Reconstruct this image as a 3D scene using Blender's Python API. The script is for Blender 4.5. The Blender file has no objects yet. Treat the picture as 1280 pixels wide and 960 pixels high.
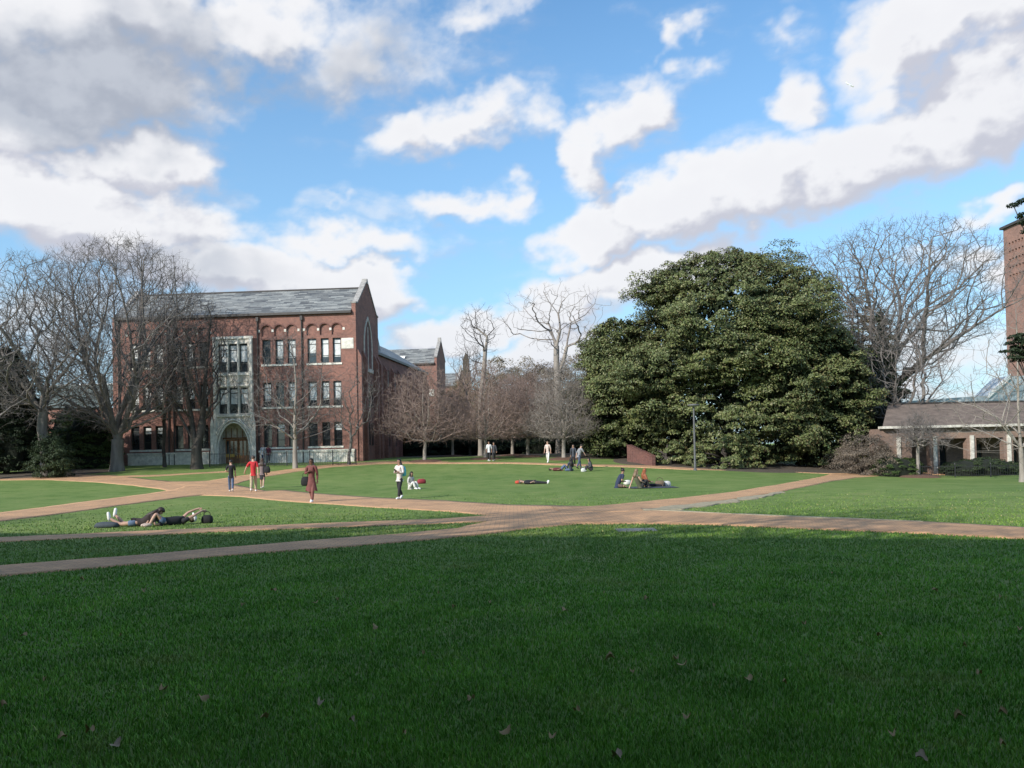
import bpy, math, random
import numpy as np
from mathutils import Vector, Matrix, noise

random.seed(7)
rng = np.random.default_rng(7)
R = math.radians
scene = bpy.context.scene
col = scene.collection

# ------------------------------------------------------------------ camera model
F = 1024.0
CAM = Vector((0, 0, 1.6))
PITCH, ROLL = R(1.0), R(1.2)
SHIFT = 80.0 - F * math.tan(PITCH)
fw = Vector((0, math.cos(PITCH), math.sin(PITCH)))
rt0 = Vector((1, 0, 0)); up0 = rt0.cross(fw)
rt = rt0 * math.cos(ROLL) - up0 * math.sin(ROLL)
up = up0 * math.cos(ROLL) + rt0 * math.sin(ROLL)

def ray(px, py):
    return (fw + rt * ((px - 640) / F) + up * ((480 - py + SHIFT) / F)).normalized()

def smooth(t):
    t = min(1.0, max(0.0, t)); return t * t * (3 - 2 * t)

YK = [-400, -20, 0, 12, 20, 34, 45, 60, 74, 95, 140, 900]
ZK = [0.0, 0.0, 0.0, -.14, -.24, -.38, -.33, .05, .68, .85, .9, .9]
def ground(x, y):
    # cubic (monotone-ish) profile along y plus a fall to the right
    i = 0
    while i < len(YK) - 2 and y > YK[i + 1]: i += 1
    x0, x1 = YK[i], YK[i + 1]
    def m(k):
        if k <= 0 or k >= len(YK) - 1: return 0.0
        a = (ZK[k] - ZK[k - 1]) / (YK[k] - YK[k - 1]); b = (ZK[k + 1] - ZK[k]) / (YK[k + 1] - YK[k])
        return 0.5 * (a + b) if a * b > 0 else 0.0
    h = x1 - x0; t = min(1, max(0, (y - x0) / h))
    z = ((2*t**3 - 3*t**2 + 1) * ZK[i] + (t**3 - 2*t**2 + t) * h * m(i)
         + (-2*t**3 + 3*t**2) * ZK[i + 1] + (t**3 - t**2) * h * m(i + 1))
    z -= 1.0 * smooth((x - 5) / 25) * smooth((y - 28) / 30)
    return z

def at(px, py):
    """pixel of the reference -> point of the ground under it"""
    d = ray(px, py); t = 2.0
    prev = t
    while t < 400:
        p = CAM + d * t
        if p.z < ground(p.x, p.y):
            a, b = prev, t
            for _ in range(24):
                m = (a + b) / 2; p = CAM + d * m
                if p.z < ground(p.x, p.y): b = m
                else: a = m
            p = CAM + d * b
            return Vector((p.x, p.y, ground(p.x, p.y)))
        prev = t; t *= 1.02
    return CAM + d * 90

def col_at(px, Y, py=575):
    d = ray(px, py); p = CAM + d * (Y / d.y)
    return Vector((p.x, Y, ground(p.x, Y)))

def pw(px, py, Y):
    d = ray(px, py); return CAM + d * (Y / d.y)

def vmat(me, m):
    me.materials.append(m)

# ------------------------------------------------------------------ materials
def new_mat(name):
    m = bpy.data.materials.new(name); m.use_nodes = True
    nt = m.node_tree; nt.nodes.clear()
    out = nt.nodes.new('ShaderNodeOutputMaterial'); b = nt.nodes.new('ShaderNodeBsdfPrincipled')
    nt.links.new(b.outputs[0], out.inputs[0])
    return m, nt, b

def ramp(nt, fac, stops):
    r = nt.nodes.new('ShaderNodeValToRGB')
    e = r.color_ramp.elements
    e[0].position, e[0].color = stops[0][0], (*stops[0][1], 1)
    e[1].position, e[1].color = stops[-1][0], (*stops[-1][1], 1)
    for p, c in stops[1:-1]:
        n = e.new(p); n.color = (*c, 1)
    nt.links.new(fac, r.inputs[0]); return r.outputs[0]

def noise_tex(nt, vec, scale, detail=6, rough=.6, dist=0):
    n = nt.nodes.new('ShaderNodeTexNoise'); n.inputs['Scale'].default_value = scale
    n.inputs['Detail'].default_value = detail; n.inputs['Roughness'].default_value = rough
    n.inputs['Distortion'].default_value = dist
    if vec is not None: nt.links.new(vec, n.inputs['Vector'])
    return n

def coord(nt, which='Object', scale=None):
    t = nt.nodes.new('ShaderNodeTexCoord'); o = t.outputs[which]
    if scale:
        mp = nt.nodes.new('ShaderNodeMapping'); mp.inputs['Scale'].default_value = scale
        nt.links.new(o, mp.inputs['Vector']); o = mp.outputs[0]
    return o

def bump(nt, b, h, strength=.4, dist=.02):
    bp = nt.nodes.new('ShaderNodeBump'); bp.inputs['Strength'].default_value = strength
    bp.inputs['Distance'].default_value = dist
    nt.links.new(h, bp.inputs['Height']); nt.links.new(bp.outputs[0], b.inputs['Normal'])

def mixc(nt, fac, a, b_, blend='MIX'):
    m = nt.nodes.new('ShaderNodeMix'); m.data_type = 'RGBA'; m.blend_type = blend
    for sock, v in ((m.inputs[0], fac), (m.inputs[6], a), (m.inputs[7], b_)):
        if hasattr(v, 'links'): nt.links.new(v, sock)
        else: sock.default_value = v if not isinstance(v, tuple) else (*v, 1)
    return m.outputs[2]

def plain(name, c, rough=.75, var=.25, scale=6, metallic=0, bumpd=.01):
    m, nt, b = new_mat(name)
    n = noise_tex(nt, coord(nt), scale)
    lo = tuple(v * (1 - var) for v in c); hi = tuple(min(1, v * (1 + var)) for v in c)
    nt.links.new(ramp(nt, n.outputs[0], [(.3, lo), (.7, hi)]), b.inputs['Base Color'])
    b.inputs['Roughness'].default_value = rough; b.inputs['Metallic'].default_value = metallic
    bump(nt, b, n.outputs[0], .3, bumpd)
    return m

M = {}
def mat_grass_ground():
    m, nt, b = new_mat('lawn_turf')
    c = coord(nt)
    fine = noise_tex(nt, c, 9, 8, .75); mid = noise_tex(nt, c, .9, 5, .6); big = noise_tex(nt, c, .11, 4, .55)
    ca = ramp(nt, fine.outputs[0], [(.25, (.105, .158, .046)), (.5, (.160, .232, .068)), (.75, (.225, .300, .105))])
    cb = ramp(nt, mid.outputs[0], [(.3, (.70, .80, .64)), (.5, (1, 1, 1)), (.7, (1.28, 1.12, 1.24))])
    cc = mixc(nt, 1.0, ca, cb, 'MULTIPLY')
    # yellowish thin spots
    thin = ramp(nt, mid.outputs[0], [(.60, (0, 0, 0)), (.78, (.4, .4, .4))])
    cc = mixc(nt, thin, cc, (.17, .16, .07))
    bg = ramp(nt, big.outputs[0], [(.3, (.82, .88, .85)), (.7, (1.15, 1.08, 1.1))])
    cc = mixc(nt, 1.0, cc, bg, 'MULTIPLY')
    nt.links.new(cc, b.inputs['Base Color']); b.inputs['Roughness'].default_value = .9
    b.inputs['Specular IOR Level'].default_value = .1
    bump(nt, b, fine.outputs[0], .7, .05)
    return m
def mat_blade():
    m, nt, b = new_mat('grass_blade')
    g = nt.nodes.new('ShaderNodeNewGeometry')
    big = noise_tex(nt, coord(nt), 1.1, 4, .6)
    c = ramp(nt, g.outputs['Random Per Island'], [(0, (.080, .150, .032)), (.5, (.125, .222, .046)), (.85, (.165, .262, .062)), (.955, (.20, .28, .08)), (1, (.36, .31, .17))])
    c2 = ramp(nt, big.outputs[0], [(.32, (.68, .72, .7)), (.68, (1.3, 1.22, 1.1))])
    worn = noise_tex(nt, coord(nt), .55, 6, .7); wf = ramp(nt, worn.outputs[0], [(.56, (0, 0, 0)), (.72, (.75, .75, .75))])
    sy = nt.nodes.new('ShaderNodeSeparateXYZ'); nt.links.new(coord(nt), sy.inputs[0])     # near blades painted brighter and greener to lift the foreground shade
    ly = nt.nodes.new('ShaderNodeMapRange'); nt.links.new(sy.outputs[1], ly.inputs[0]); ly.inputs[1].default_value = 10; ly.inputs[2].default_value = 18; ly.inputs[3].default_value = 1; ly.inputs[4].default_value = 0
    shade_lift = mixc(nt, ly.outputs[0], (1.0, 1.0, 1.0), (1.12, 1.55, .85))
    nt.links.new(mixc(nt, wf, mixc(nt, 1.0, mixc(nt, 1.0, c, c2, 'MULTIPLY'), shade_lift, 'MULTIPLY'), (.25, .22, .10)), b.inputs['Base Color'])
    b.inputs['Roughness'].default_value = .6; b.inputs['Specular IOR Level'].default_value = .25
    return m
def mat_path():
    m, nt, b = new_mat('red_brick_paving')
    c = coord(nt)
    br = nt.nodes.new('ShaderNodeTexBrick'); nt.links.new(c, br.inputs[0])
    br.inputs['Scale'].default_value = 2.2; br.inputs['Mortar Size'].default_value = .012
    br.inputs['Color1'].default_value = (.60, .345, .175, 1); br.inputs['Color2'].default_value = (.47, .27, .14, 1)
    br.inputs['Mortar'].default_value = (.17, .12, .09, 1)
    n = noise_tex(nt, c, .7, 7, .7); n2 = noise_tex(nt, c, 22, 4, .7)
    v = ramp(nt, n.outputs[0], [(.3, (.72, .72, .72)), (.5, (1, 1, 1)), (.7, (1.22, 1.19, 1.14))])
    v2 = ramp(nt, n2.outputs[0], [(.3, (.85, .85, .85)), (.7, (1.15, 1.15, 1.15))])
    nt.links.new(mixc(nt, 1, mixc(nt, 1.0, br.outputs[0], v, 'MULTIPLY'), v2, 'MULTIPLY'), b.inputs['Base Color'])
    b.inputs['Roughness'].default_value = .85
    bump(nt, b, n2.outputs[0], .3, .01)
    return m
def mat_brick(name, a, bcol, mortar, scale=1.0):
    m, nt, b = new_mat(name)
    tc = coord(nt)
    # use x+y for the horizontal so that every vertical face gets courses
    sp = nt.nodes.new('ShaderNodeSeparateXYZ'); nt.links.new(tc, sp.inputs[0])
    ad = nt.nodes.new('ShaderNodeMath'); nt.links.new(sp.outputs[0], ad.inputs[0]); nt.links.new(sp.outputs[1], ad.inputs[1])
    cb = nt.nodes.new('ShaderNodeCombineXYZ'); nt.links.new(ad.outputs[0], cb.inputs[0]); nt.links.new(sp.outputs[2], cb.inputs[1])
    br = nt.nodes.new('ShaderNodeTexBrick'); nt.links.new(cb.outputs[0], br.inputs[0])
    br.inputs['Scale'].default_value = 2.2 / scale; br.inputs['Mortar Size'].default_value = .012
    br.inputs['Color1'].default_value = (*a, 1); br.inputs['Color2'].default_value = (*bcol, 1)
    br.inputs['Mortar'].default_value = (*mortar, 1)
    n = noise_tex(nt, tc, .6, 6, .65); n2 = noise_tex(nt, tc, 7, 4, .7)
    v = ramp(nt, n.outputs[0], [(.28, (.72, .74, .78)), (.72, (1.22, 1.16, 1.12))])
    v2 = ramp(nt, n2.outputs[0], [(.3, (.8, .8, .8)), (.7, (1.2, 1.2, 1.2))])
    nt.links.new(mixc(nt, 1, mixc(nt, 1, br.outputs[0], v, 'MULTIPLY'), v2, 'MULTIPLY'), b.inputs['Base Color'])
    b.inputs['Roughness'].default_value = .9
    bump(nt, b, br.outputs[1], .25, -.01)
    return m
def mat_slate():
    m, nt, b = new_mat('mottled_slate')
    tc = coord(nt)
    br = nt.nodes.new('ShaderNodeTexBrick')
    mp = nt.nodes.new('ShaderNodeMapping'); mp.inputs['Rotation'].default_value = (0, 0, 0)
    sp = nt.nodes.new('ShaderNodeSeparateXYZ'); nt.links.new(tc, sp.inputs[0])
    cb = nt.nodes.new('ShaderNodeCombineXYZ'); nt.links.new(sp.outputs[0], cb.inputs[0])
    ad = nt.nodes.new('ShaderNodeMath'); nt.links.new(sp.outputs[1], ad.inputs[0]); nt.links.new(sp.outputs[2], ad.inputs[1]); nt.links.new(ad.outputs[0], cb.inputs[1])
    nt.links.new(cb.outputs[0], br.inputs[0])
    br.inputs['Scale'].default_value = 1.0; br.inputs['Mortar Size'].default_value = .012
    br.inputs['Brick Width'].default_value = .8; br.inputs['Row Height'].default_value = .30; br.inputs['Bias'].default_value = -.05; br.offset = .37; br.offset_frequency = 3; br.squash = 1.6; br.squash_frequency = 2
    br.inputs['Color1'].default_value = (.31, .31, .285, 1); br.inputs['Color2'].default_value = (.08, .08, .08, 1)
    br.inputs['Mortar'].default_value = (.06, .06, .07, 1)
    n = noise_tex(nt, coord(nt, 'Object', (.7, 1.3, 1.3)), 1.6, 4, .6, .5)
    v = ramp(nt, n.outputs[0], [(.35, (.75, .78, .82)), (.6, (1.15, 1.15, 1.15))])
    nt.links.new(mixc(nt, 1, br.outputs[0], v, 'MULTIPLY'), b.inputs['Base Color'])
    b.inputs['Roughness'].default_value = .55
    bump(nt, b, br.outputs[1], .5, -.02)
    return m
def mat_leaf(name, stops, rough=.4, spec=.5, back=None, transl=0.0):
    m, nt, b = new_mat(name)
    g = nt.nodes.new('ShaderNodeNewGeometry')
    c = ramp(nt, g.outputs['Random Per Island'], stops)
    n = noise_tex(nt, coord(nt), .5, 3, .6)
    v = ramp(nt, n.outputs[0], [(.3, (.75, .78, .8)), (.7, (1.25, 1.2, 1.05))])
    c = mixc(nt, 1, c, v, 'MULTIPLY')
    if back: c = mixc(nt, g.outputs['Backfacing'], c, back)
    nt.links.new(c, b.inputs['Base Color'])
    b.inputs['Roughness'].default_value = rough; b.inputs['Specular IOR Level'].default_value = spec
    return m
def mat_bark(name, a, c2, scale=3):
    m, nt, b = new_mat(name)
    n = noise_tex(nt, coord(nt, 'Object', (1, 1, .25)), scale, 6, .65)
    nt.links.new(ramp(nt, n.outputs[0], [(.3, a), (.7, c2)]), b.inputs['Base Color'])
    b.inputs['Roughness'].default_value = .95; b.inputs['Specular IOR Level'].default_value = .15
    bump(nt, b, n.outputs[0], .6, .04)
    return m
def mat_glass():
    m, nt, b = new_mat('window_glass')
    n = noise_tex(nt, coord(nt), 1.2, 3, .6)
    nt.links.new(ramp(nt, n.outputs[0], [(.3, (.012, .014, .017)), (.7, (.05, .055, .06))]), b.inputs['Base Color'])
    b.inputs['Roughness'].default_value = .08; b.inputs['Specular IOR Level'].default_value = .9
    bump(nt, b, n.outputs[0], .1, .02)
    return m

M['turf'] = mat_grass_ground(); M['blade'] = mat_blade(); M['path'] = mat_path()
M['brick'] = mat_brick('red_brick', (.30, .140, .106), (.21, .102, .080), (.30, .22, .19))
M['brick_dark'] = mat_brick('dark_brick', (.18, .08, .065), (.13, .058, .05), (.2, .14, .12))
M['brick_tan'] = mat_brick('tan_brick', (.26, .175, .135), (.20, .135, .105), (.27, .215, .18))
M['brick_tower'] = mat_brick('tower_brick', (.31, .175, .14), (.25, .14, .11), (.31, .24, .20))
M['slate'] = mat_slate()
M['stone'] = plain('limestone', (.72, .68, .60), .85, .28, 3)
M['stone_dark'] = plain('weathered_limestone', (.60, .56, .49), .9, .35, 3)
M['coping'] = plain('grey_coping', (.33, .31, .29), .9, .3, 3)
M['tile'] = plain('brown_roof', (.16, .122, .10), .9, .35, 2)
M['glass'] = mat_glass()
M['blind'] = plain('pale_blind', (.66, .68, .67), .6, .25, 2)
M['frame'] = plain('dark_window_frame', (.045, .05, .045), .5, .2)
M['lamp_metal'] = plain('grey_lamp_metal', (.11, .11, .115), .5, .2)
M['iron'] = plain('black_iron', (.02, .02, .022), .45, .3)
M['zinc'] = plain('bronze_gutter', (.05, .042, .038), .5, .3)
M['door'] = plain('oak_door', (.24, .10, .035), .6, .35, 2)
M['brass'] = plain('amber_light_panel', (.55, .33, .06), .5, .2)
M['white'] = plain('white_paint', (.78, .78, .76), .6, .06)
M['green_roof'] = plain('copper_green_roof', (.13, .16, .15), .7, .25, 2)
M['pale_roof'] = plain('pale_metal_roof', (.42, .47, .50), .5, .1, 2)
M['concrete'] = plain('concrete_slab', (.26, .26, .23), .9, .2, 4)
M['dirt'] = plain('worn_dirt', (.34, .29, .19), .95, .35, 7)
M['mulch'] = plain('bark_mulch', (.13, .07, .045), .95, .4, 14, bumpd=.05)
M['soil'] = plain('leaf_litter', (.085, .065, .045), .95, .5, 6, bumpd=.05)
M['dry_leaf'] = mat_leaf('dry_leaf', [(0, (.22, .15, .08)), (1, (.42, .31, .17))], .8, .1)
M['bark_grey'] = mat_bark('grey_bark', (.11, .098, .088), (.24, .215, .195))
M['bark_dark'] = mat_bark('dark_bark', (.04, .034, .03), (.10, .088, .078))
M['bark_pale'] = mat_bark('pale_bark', (.20, .175, .15), (.38, .34, .30), 2)
M['twig_grey'] = plain('grey_twigs', (.17, .15, .14), .9, .2, 2)
M['twig_dark'] = plain('dark_twigs', (.075, .063, .057), .9, .2, 2)
M['twig_red'] = plain('reddish_twigs', (.27, .195, .165), .9, .25, 2)
M['twig_pale'] = plain('pale_twigs', (.25, .215, .19), .9, .2, 2)
M['magnolia'] = mat_leaf('magnolia_leaf', [(0, (.055, .080, .027)), (.45, (.105, .132, .046)), (.8, (.165, .185, .072)), (1, (.23, .22, .12))], .52, .36, (.12, .10, .045))
M['deep_leaf'] = mat_leaf('deep_shade_leaf', [(0, (.010, .016, .007)), (1, (.028, .040, .016))], .8, .15)  # leaf colour darkened to paint the shade inside the crowns
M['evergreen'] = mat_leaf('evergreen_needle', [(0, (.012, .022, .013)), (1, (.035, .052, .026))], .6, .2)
M['ivy'] = mat_leaf('ivy_leaf', [(0, (.02, .035, .016)), (1, (.05, .072, .03))], .55, .25)
M['shrub'] = mat_leaf('shrub_leaf', [(0, (.03, .055, .018)), (1, (.075, .11, .035))], .6, .2)
M['brown_leaf'] = mat_leaf('bronze_leaf', [(0, (.12, .10, .062)), (.6, (.18, .15, .095)), (1, (.26, .21, .15))], .6, .2)
M['thicket'] = mat_leaf('thicket', [(0, (.10, .082, .068)), (.7, (.17, .14, .118)), (1, (.24, .20, .175))], .9, .1)
M['core'] = plain('dark_inner_foliage', (.010, .014, .008), 1, .3, 3)  # near-black colour stands in for shade within bushes and crowns

# ------------------------------------------------------------------ object helpers
def link(o): col.objects.link(o); return o
def tag(o, label=None, cat=None, group=None, kind=None):
    if label: o['label'] = label
    if cat: o['category'] = cat
    if group: o['group'] = group
    if kind: o['kind'] = kind
    return o
def thing(name, label, cat, loc=(0, 0, 0), rz=0, group=None):
    o = link(bpy.data.objects.new(name, None)); o.location = loc; o.rotation_euler = (0, 0, rz)
    o.empty_display_size = .2
    return tag(o, label, cat, group)

def raw_mesh(name, verts, quads=None, tris=None, mat=None, parent=None, smooth_=False):
    verts = np.asarray(verts, dtype=np.float32).reshape(-1, 3)
    me = bpy.data.meshes.new(name)
    me.vertices.add(len(verts)); me.vertices.foreach_set('co', verts.ravel())
    parts = []; sizes = []
    if quads is not None and len(quads): q = np.asarray(quads, dtype=np.int32).reshape(-1, 4); parts.append(q.ravel()); sizes += [4] * len(q)
    if tris is not None and len(tris): t = np.asarray(tris, dtype=np.int32).reshape(-1, 3); parts.append(t.ravel()); sizes += [3] * len(t)
    loops = np.concatenate(parts); sizes = np.array(sizes, dtype=np.int32)
    me.loops.add(len(loops)); me.loops.foreach_set('vertex_index', loops)
    me.polygons.add(len(sizes)); st = np.concatenate([[0], np.cumsum(sizes)[:-1]]).astype(np.int32)
    me.polygons.foreach_set('loop_start', st); me.polygons.foreach_set('loop_total', sizes)
    if smooth_: me.polygons.foreach_set('use_smooth', np.ones(len(sizes), dtype=bool))
    me.update(calc_edges=True); me.validate()
    if mat: me.materials.append(mat)
    o = link(bpy.data.objects.new(name, me)); o.parent = parent
    return o

class MB:
    def __init__(s): s.v = []; s.f = []
    def add(s, vs, fs, T=None):
        k = len(s.v)
        s.v += [tuple(T @ Vector(v)) if T is not None else tuple(v) for v in vs]
        s.f += [tuple(i + k for i in f) for f in fs]
    def box(s, a, b, T=None):
        x0, y0, z0 = a; x1, y1, z1 = b
        s.add([(x0,y0,z0),(x1,y0,z0),(x1,y1,z0),(x0,y1,z0),(x0,y0,z1),(x1,y0,z1),(x1,y1,z1),(x0,y1,z1)],
              [(0,3,2,1),(4,5,6,7),(0,1,5,4),(1,2,6,5),(2,3,7,6),(3,0,4,7)], T)
    def cyl(s, p, r0, r1, h, n=12, T=None):
        x, y, z = p; vs = []
        for k in range(n):
            a = 2*math.pi*k/n; vs.append((x+r0*math.cos(a), y+r0*math.sin(a), z))
        for k in range(n):
            a = 2*math.pi*k/n; vs.append((x+r1*math.cos(a), y+r1*math.sin(a), z+h))
        fs = [(k, (k+1) % n, n+(k+1) % n, n+k) for k in range(n)] + [tuple(range(n-1, -1, -1)), tuple(range(n, 2*n))]
        s.add(vs, fs, T)
    def lathe(s, prof, n=20, T=None):
        vs = []; m = len(prof)
        for r, z in prof:
            for k in range(n):
                a = 2*math.pi*k/n; vs.append((r*math.cos(a), r*math.sin(a), z))
        fs = [(i*n+k, i*n+(k+1) % n, (i+1)*n+(k+1) % n, (i+1)*n+k) for i in range(m-1) for k in range(n)]
        fs += [tuple(range(n-1, -1, -1)), tuple(range((m-1)*n, m*n))]
        s.add(vs, fs, T)
    def prism(s, poly, y0, y1, T=None):      # polygon in xz, extruded along y
        n = len(poly)
        vs = [(x, y0, z) for x, z in poly] + [(x, y1, z) for x, z in poly]
        s.add(vs, [tuple(range(n)), tuple(range(2*n-1, n-1, -1))] + [((k+1) % n, k, n+k, n+(k+1) % n) for k in range(n)], T)
    def tube(s, pts, rad, n=8):
        pts = [Vector(p) for p in pts]; vs = []
        for i, p in enumerate(pts):
            d = (pts[min(i+1, len(pts)-1)] - pts[max(i-1, 0)]).normalized()
            a = d.orthogonal().normalized() if i == 0 else (a - d * a.dot(d)).normalized()
            b = d.cross(a); r = rad[i] if isinstance(rad, (list, tuple)) else rad
            for k in range(n):
                t = 2*math.pi*k/n; vs.append(p + a*math.cos(t)*r + b*math.sin(t)*r)
        m = len(pts)
        fs = [(i*n+k, i*n+(k+1) % n, (i+1)*n+(k+1) % n, (i+1)*n+k) for i in range(m-1) for k in range(n)]
        fs += [tuple(range(n-1, -1, -1)), tuple(range((m-1)*n, m*n))]
        s.add(vs, fs)
    def build(s, name, mat, parent=None, smooth_=False):
        me = bpy.data.meshes.new(name); me.from_pydata(s.v, [], s.f); me.update()
        if mat: me.materials.append(mat)
        if smooth_: me.polygons.foreach_set('use_smooth', [True]*len(me.polygons))
        o = link(bpy.data.objects.new(name, me)); o.parent = parent
        return o

# ------------------------------------------------------------------ terrain and paths
def axis(fine0, fine1, step, far):
    a = list(np.arange(fine0, fine1 + .01, step)); s = step; x = fine1
    while x < far: s *= 1.35; x += s; a.append(x)
    s = step; x = fine0; pre = []
    while x > -far: s *= 1.35; x -= s; pre.append(x)
    return pre[::-1] + a
gx = axis(-45, 60, .6, 1500); gy = axis(0, 96, .6, 1500)
gv = [(x, y, ground(x, y)) for y in gy for x in gx]
nx = len(gx)
gq = [(j*nx+i, j*nx+i+1, (j+1)*nx+i+1, (j+1)*nx+i) for j in range(len(gy)-1) for i in range(nx-1)]
g = raw_mesh('ground', gv, gq, None, M['turf'], None, True); tag(g, kind='structure')

path_polys = []
def resample(pts, n):
    pts = np.array(pts, float); d = np.r_[0, np.cumsum(np.hypot(*np.diff(pts, axis=0).T))]
    t = np.linspace(0, d[-1], n)
    return np.c_[np.interp(t, d, pts[:, 0]), np.interp(t, d, pts[:, 1])]
def ribbon(name, upper, lower, lift, mat, n=120, m=8, jit=.05, world=False, keep=True):
    U = upper if world else [at(*p)[:2] for p in upper]; L = lower if world else [at(*p)[:2] for p in lower]
    U = resample(U, n); L = resample(L, n)
    for k, A in enumerate((U, L)):
        for i in range(n):
            A[i, 0] += jit * noise.noise(Vector((A[i, 0]*1.1, A[i, 1]*1.1, k*5 + lift*900)))*1.6
            A[i, 1] += jit * noise.noise(Vector((A[i, 0]*1.3, A[i, 1]*1.3, 9+k*5 + lift*900)))*1.6
    if keep: path_polys.append(np.vstack([U, L[::-1]]))
    vs = []; qs = []
    for i in range(n):
        dn = (L[i]-U[i]); dn = dn/(np.linalg.norm(dn)+1e-6)*.012
        for j in range(-1, m+2):
            p = U[i] + (L[i]-U[i]) * min(max(j, 0), m) / m + (dn if j > m else -dn if j < 0 else 0)
            vs.append((p[0], p[1], ground(p[0], p[1]) + (lift if 0 <= j <= m else -.02)))
    for i in range(n-1):
        for j in range(m+2):
            a = i*(m+3)+j; qs.append((a, a+1, a+m+4, a+m+3))
    o = raw_mesh(name, vs, qs, None, mat, None, False)
    # face up
    me = o.data
    if me.polygons[2].normal.z < 0: me.flip_normals()
    return tag(o, kind='structure')

L0 = .008
ribbon('path', [(-60, 592), (13, 592.5), (74, 592.5), (144, 594), (195, 600), (240, 604), (295, 606), (334, 613.5), (355, 612.5), (400, 617), (470, 622), (554, 625.5), (639, 631), (700, 632), (760, 634)],
       [(-60, 601), (0, 600.5), (60, 600), (120, 603), (165, 607), (200, 611.5), (240, 619), (300, 621), (347, 626), (420, 631), (470, 634.5), (564, 640), (625, 646), (700, 652), (760, 654)], L0, M['path'], 200)
ribbon('path', [(205, 602), (240, 601.8), (260, 601), (301, 594.5), (335, 590), (366, 586), (420, 580), (480, 576.8), (560, 577)],
       [(220, 606), (260, 607), (294, 605.5), (310, 600.5), (335, 595.5), (372, 589.5), (420, 583.5), (480, 580), (560, 579.5)], L0+.0024, M['path'], 120)
ribbon('path', [(140, 595), (200, 593.5), (240, 591.2), (290, 588.6)], [(140, 597), (200, 595.3), (240, 592.8), (290, 590)], L0+.0049, M['path'], 80)
ribbon('path', [(230, 608), (219, 612), (160, 620.5), (100, 628), (0, 641), (-70, 650)], [(255, 619), (230, 621.5), (150, 632), (80, 642), (0, 652), (-70, 662)], L0+.0074, M['path'], 100)
ribbon('path', [(-70, 676), (0, 672.5), (140, 666), (280, 659.5), (400, 654.5), (550, 649), (625, 644), (690, 640)], [(-70, 682), (0, 678), (140, 671.5), (280, 665), (400, 660), (550, 655), (625, 652), (690, 650)], L0+.0099, M['path'], 140)
ribbon('path', [(-70, 716), (0, 708), (180, 694), (320, 682), (400, 675.5), (500, 668), (570, 661), (610, 652), (660, 643), (760, 634), (802, 632)],
       [(-70, 731), (0, 721), (180, 705.5), (320, 692), (400, 686.5), (500, 678.5), (600, 669), (660, 661), (729, 655), (800, 654.5), (840, 654)], L0+.0124, M['path'], 160)
ribbon('path', [(700, 633), (780, 634), (802, 636), (920, 643), (1044, 648), (1160, 653), (1280, 660), (1380, 666)],
       [(700, 656), (780, 655), (875, 656), (970, 660), (1066, 664), (1180, 669), (1280, 674), (1380, 679)], L0+.0148, M['path'], 140)
ribbon('path', [(690, 634), (740, 633.5), (779, 630), (850, 623), (920, 615), (975, 606), (1027, 596), (1040, 592), (1045, 589)],
       [(700, 640), (780, 641), (841, 635.5), (905, 626), (976, 615), (1015, 607), (1044, 601), (1070, 597), (1110, 594)], L0+.0173, M['path'], 140)
ribbon('path', [(520, 578), (640, 578), (745, 581), (860, 584), (960, 585.5), (1040, 588), (1110, 590), (1200, 592)],
       [(520, 580), (640, 579.8), (745, 583), (860, 587.5), (960, 589), (1040, 592.5), (1110, 592.8), (1200, 594)], L0+.0198, M['path'], 120)
ribbon('worn_ground', [(812, 637), (850, 632), (905, 626), (950, 619.5), (976, 615)], [(800, 640), (850, 637.5), (905, 630), (950, 623), (980, 616.5)], L0+.0223, M['dirt'], 100, 5, .2, keep=False)
ribbon('worn_ground', [(802, 636.5), (920, 643), (1044, 648.3), (1150, 652.6)], [(802, 638), (920, 644), (1044, 649.2), (1150, 653.2)], L0+.0248, M['dirt'], 120, 2, .08, keep=False)

# ------------------------------------------------------------------ vector foliage/branch engine
def prisms(name, P0, P1, r0, r1, k, mat, parent):
    P0 = np.asarray(P0); P1 = np.asarray(P1); E = len(P0)
    d = P1 - P0; L = np.linalg.norm(d, axis=1, keepdims=True); L[L == 0] = 1e-6; d = d / L
    ref = np.where(np.abs(d[:, 2:3]) < .9, np.array([[0, 0, 1.]]), np.array([[1., 0, 0]]))
    a = np.cross(d, ref); a /= np.linalg.norm(a, axis=1, keepdims=True); b = np.cross(d, a)
    ang = np.arange(k) * 2*np.pi/k
    ring = a[:, None, :]*np.cos(ang)[None, :, None] + b[:, None, :]*np.sin(ang)[None, :, None]
    v0 = P0[:, None, :] - d[:, None, :]*np.asarray(r0)[:, None, None]*.3 + ring*np.asarray(r0)[:, None, None]
    v1 = P1[:, None, :] + ring*np.asarray(r1)[:, None, None]
    V = np.concatenate([v0, v1], axis=1).reshape(-1, 3)
    base = (np.arange(E)*2*k)[:, None, None]; i = np.arange(k)
    q = np.stack([i, (i+1) % k, k+(i+1) % k, k+i], axis=1)[None]
    return V, (base+q).reshape(-1, 4)

def join_prisms(name, sets, mat, parent):
    Vs, Qs, off = [], [], 0
    for V, Q in sets: Vs.append(V); Qs.append(Q+off); off += len(V)
    return raw_mesh(name, np.vstack(Vs), np.vstack(Qs), None, mat, parent, True)

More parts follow.
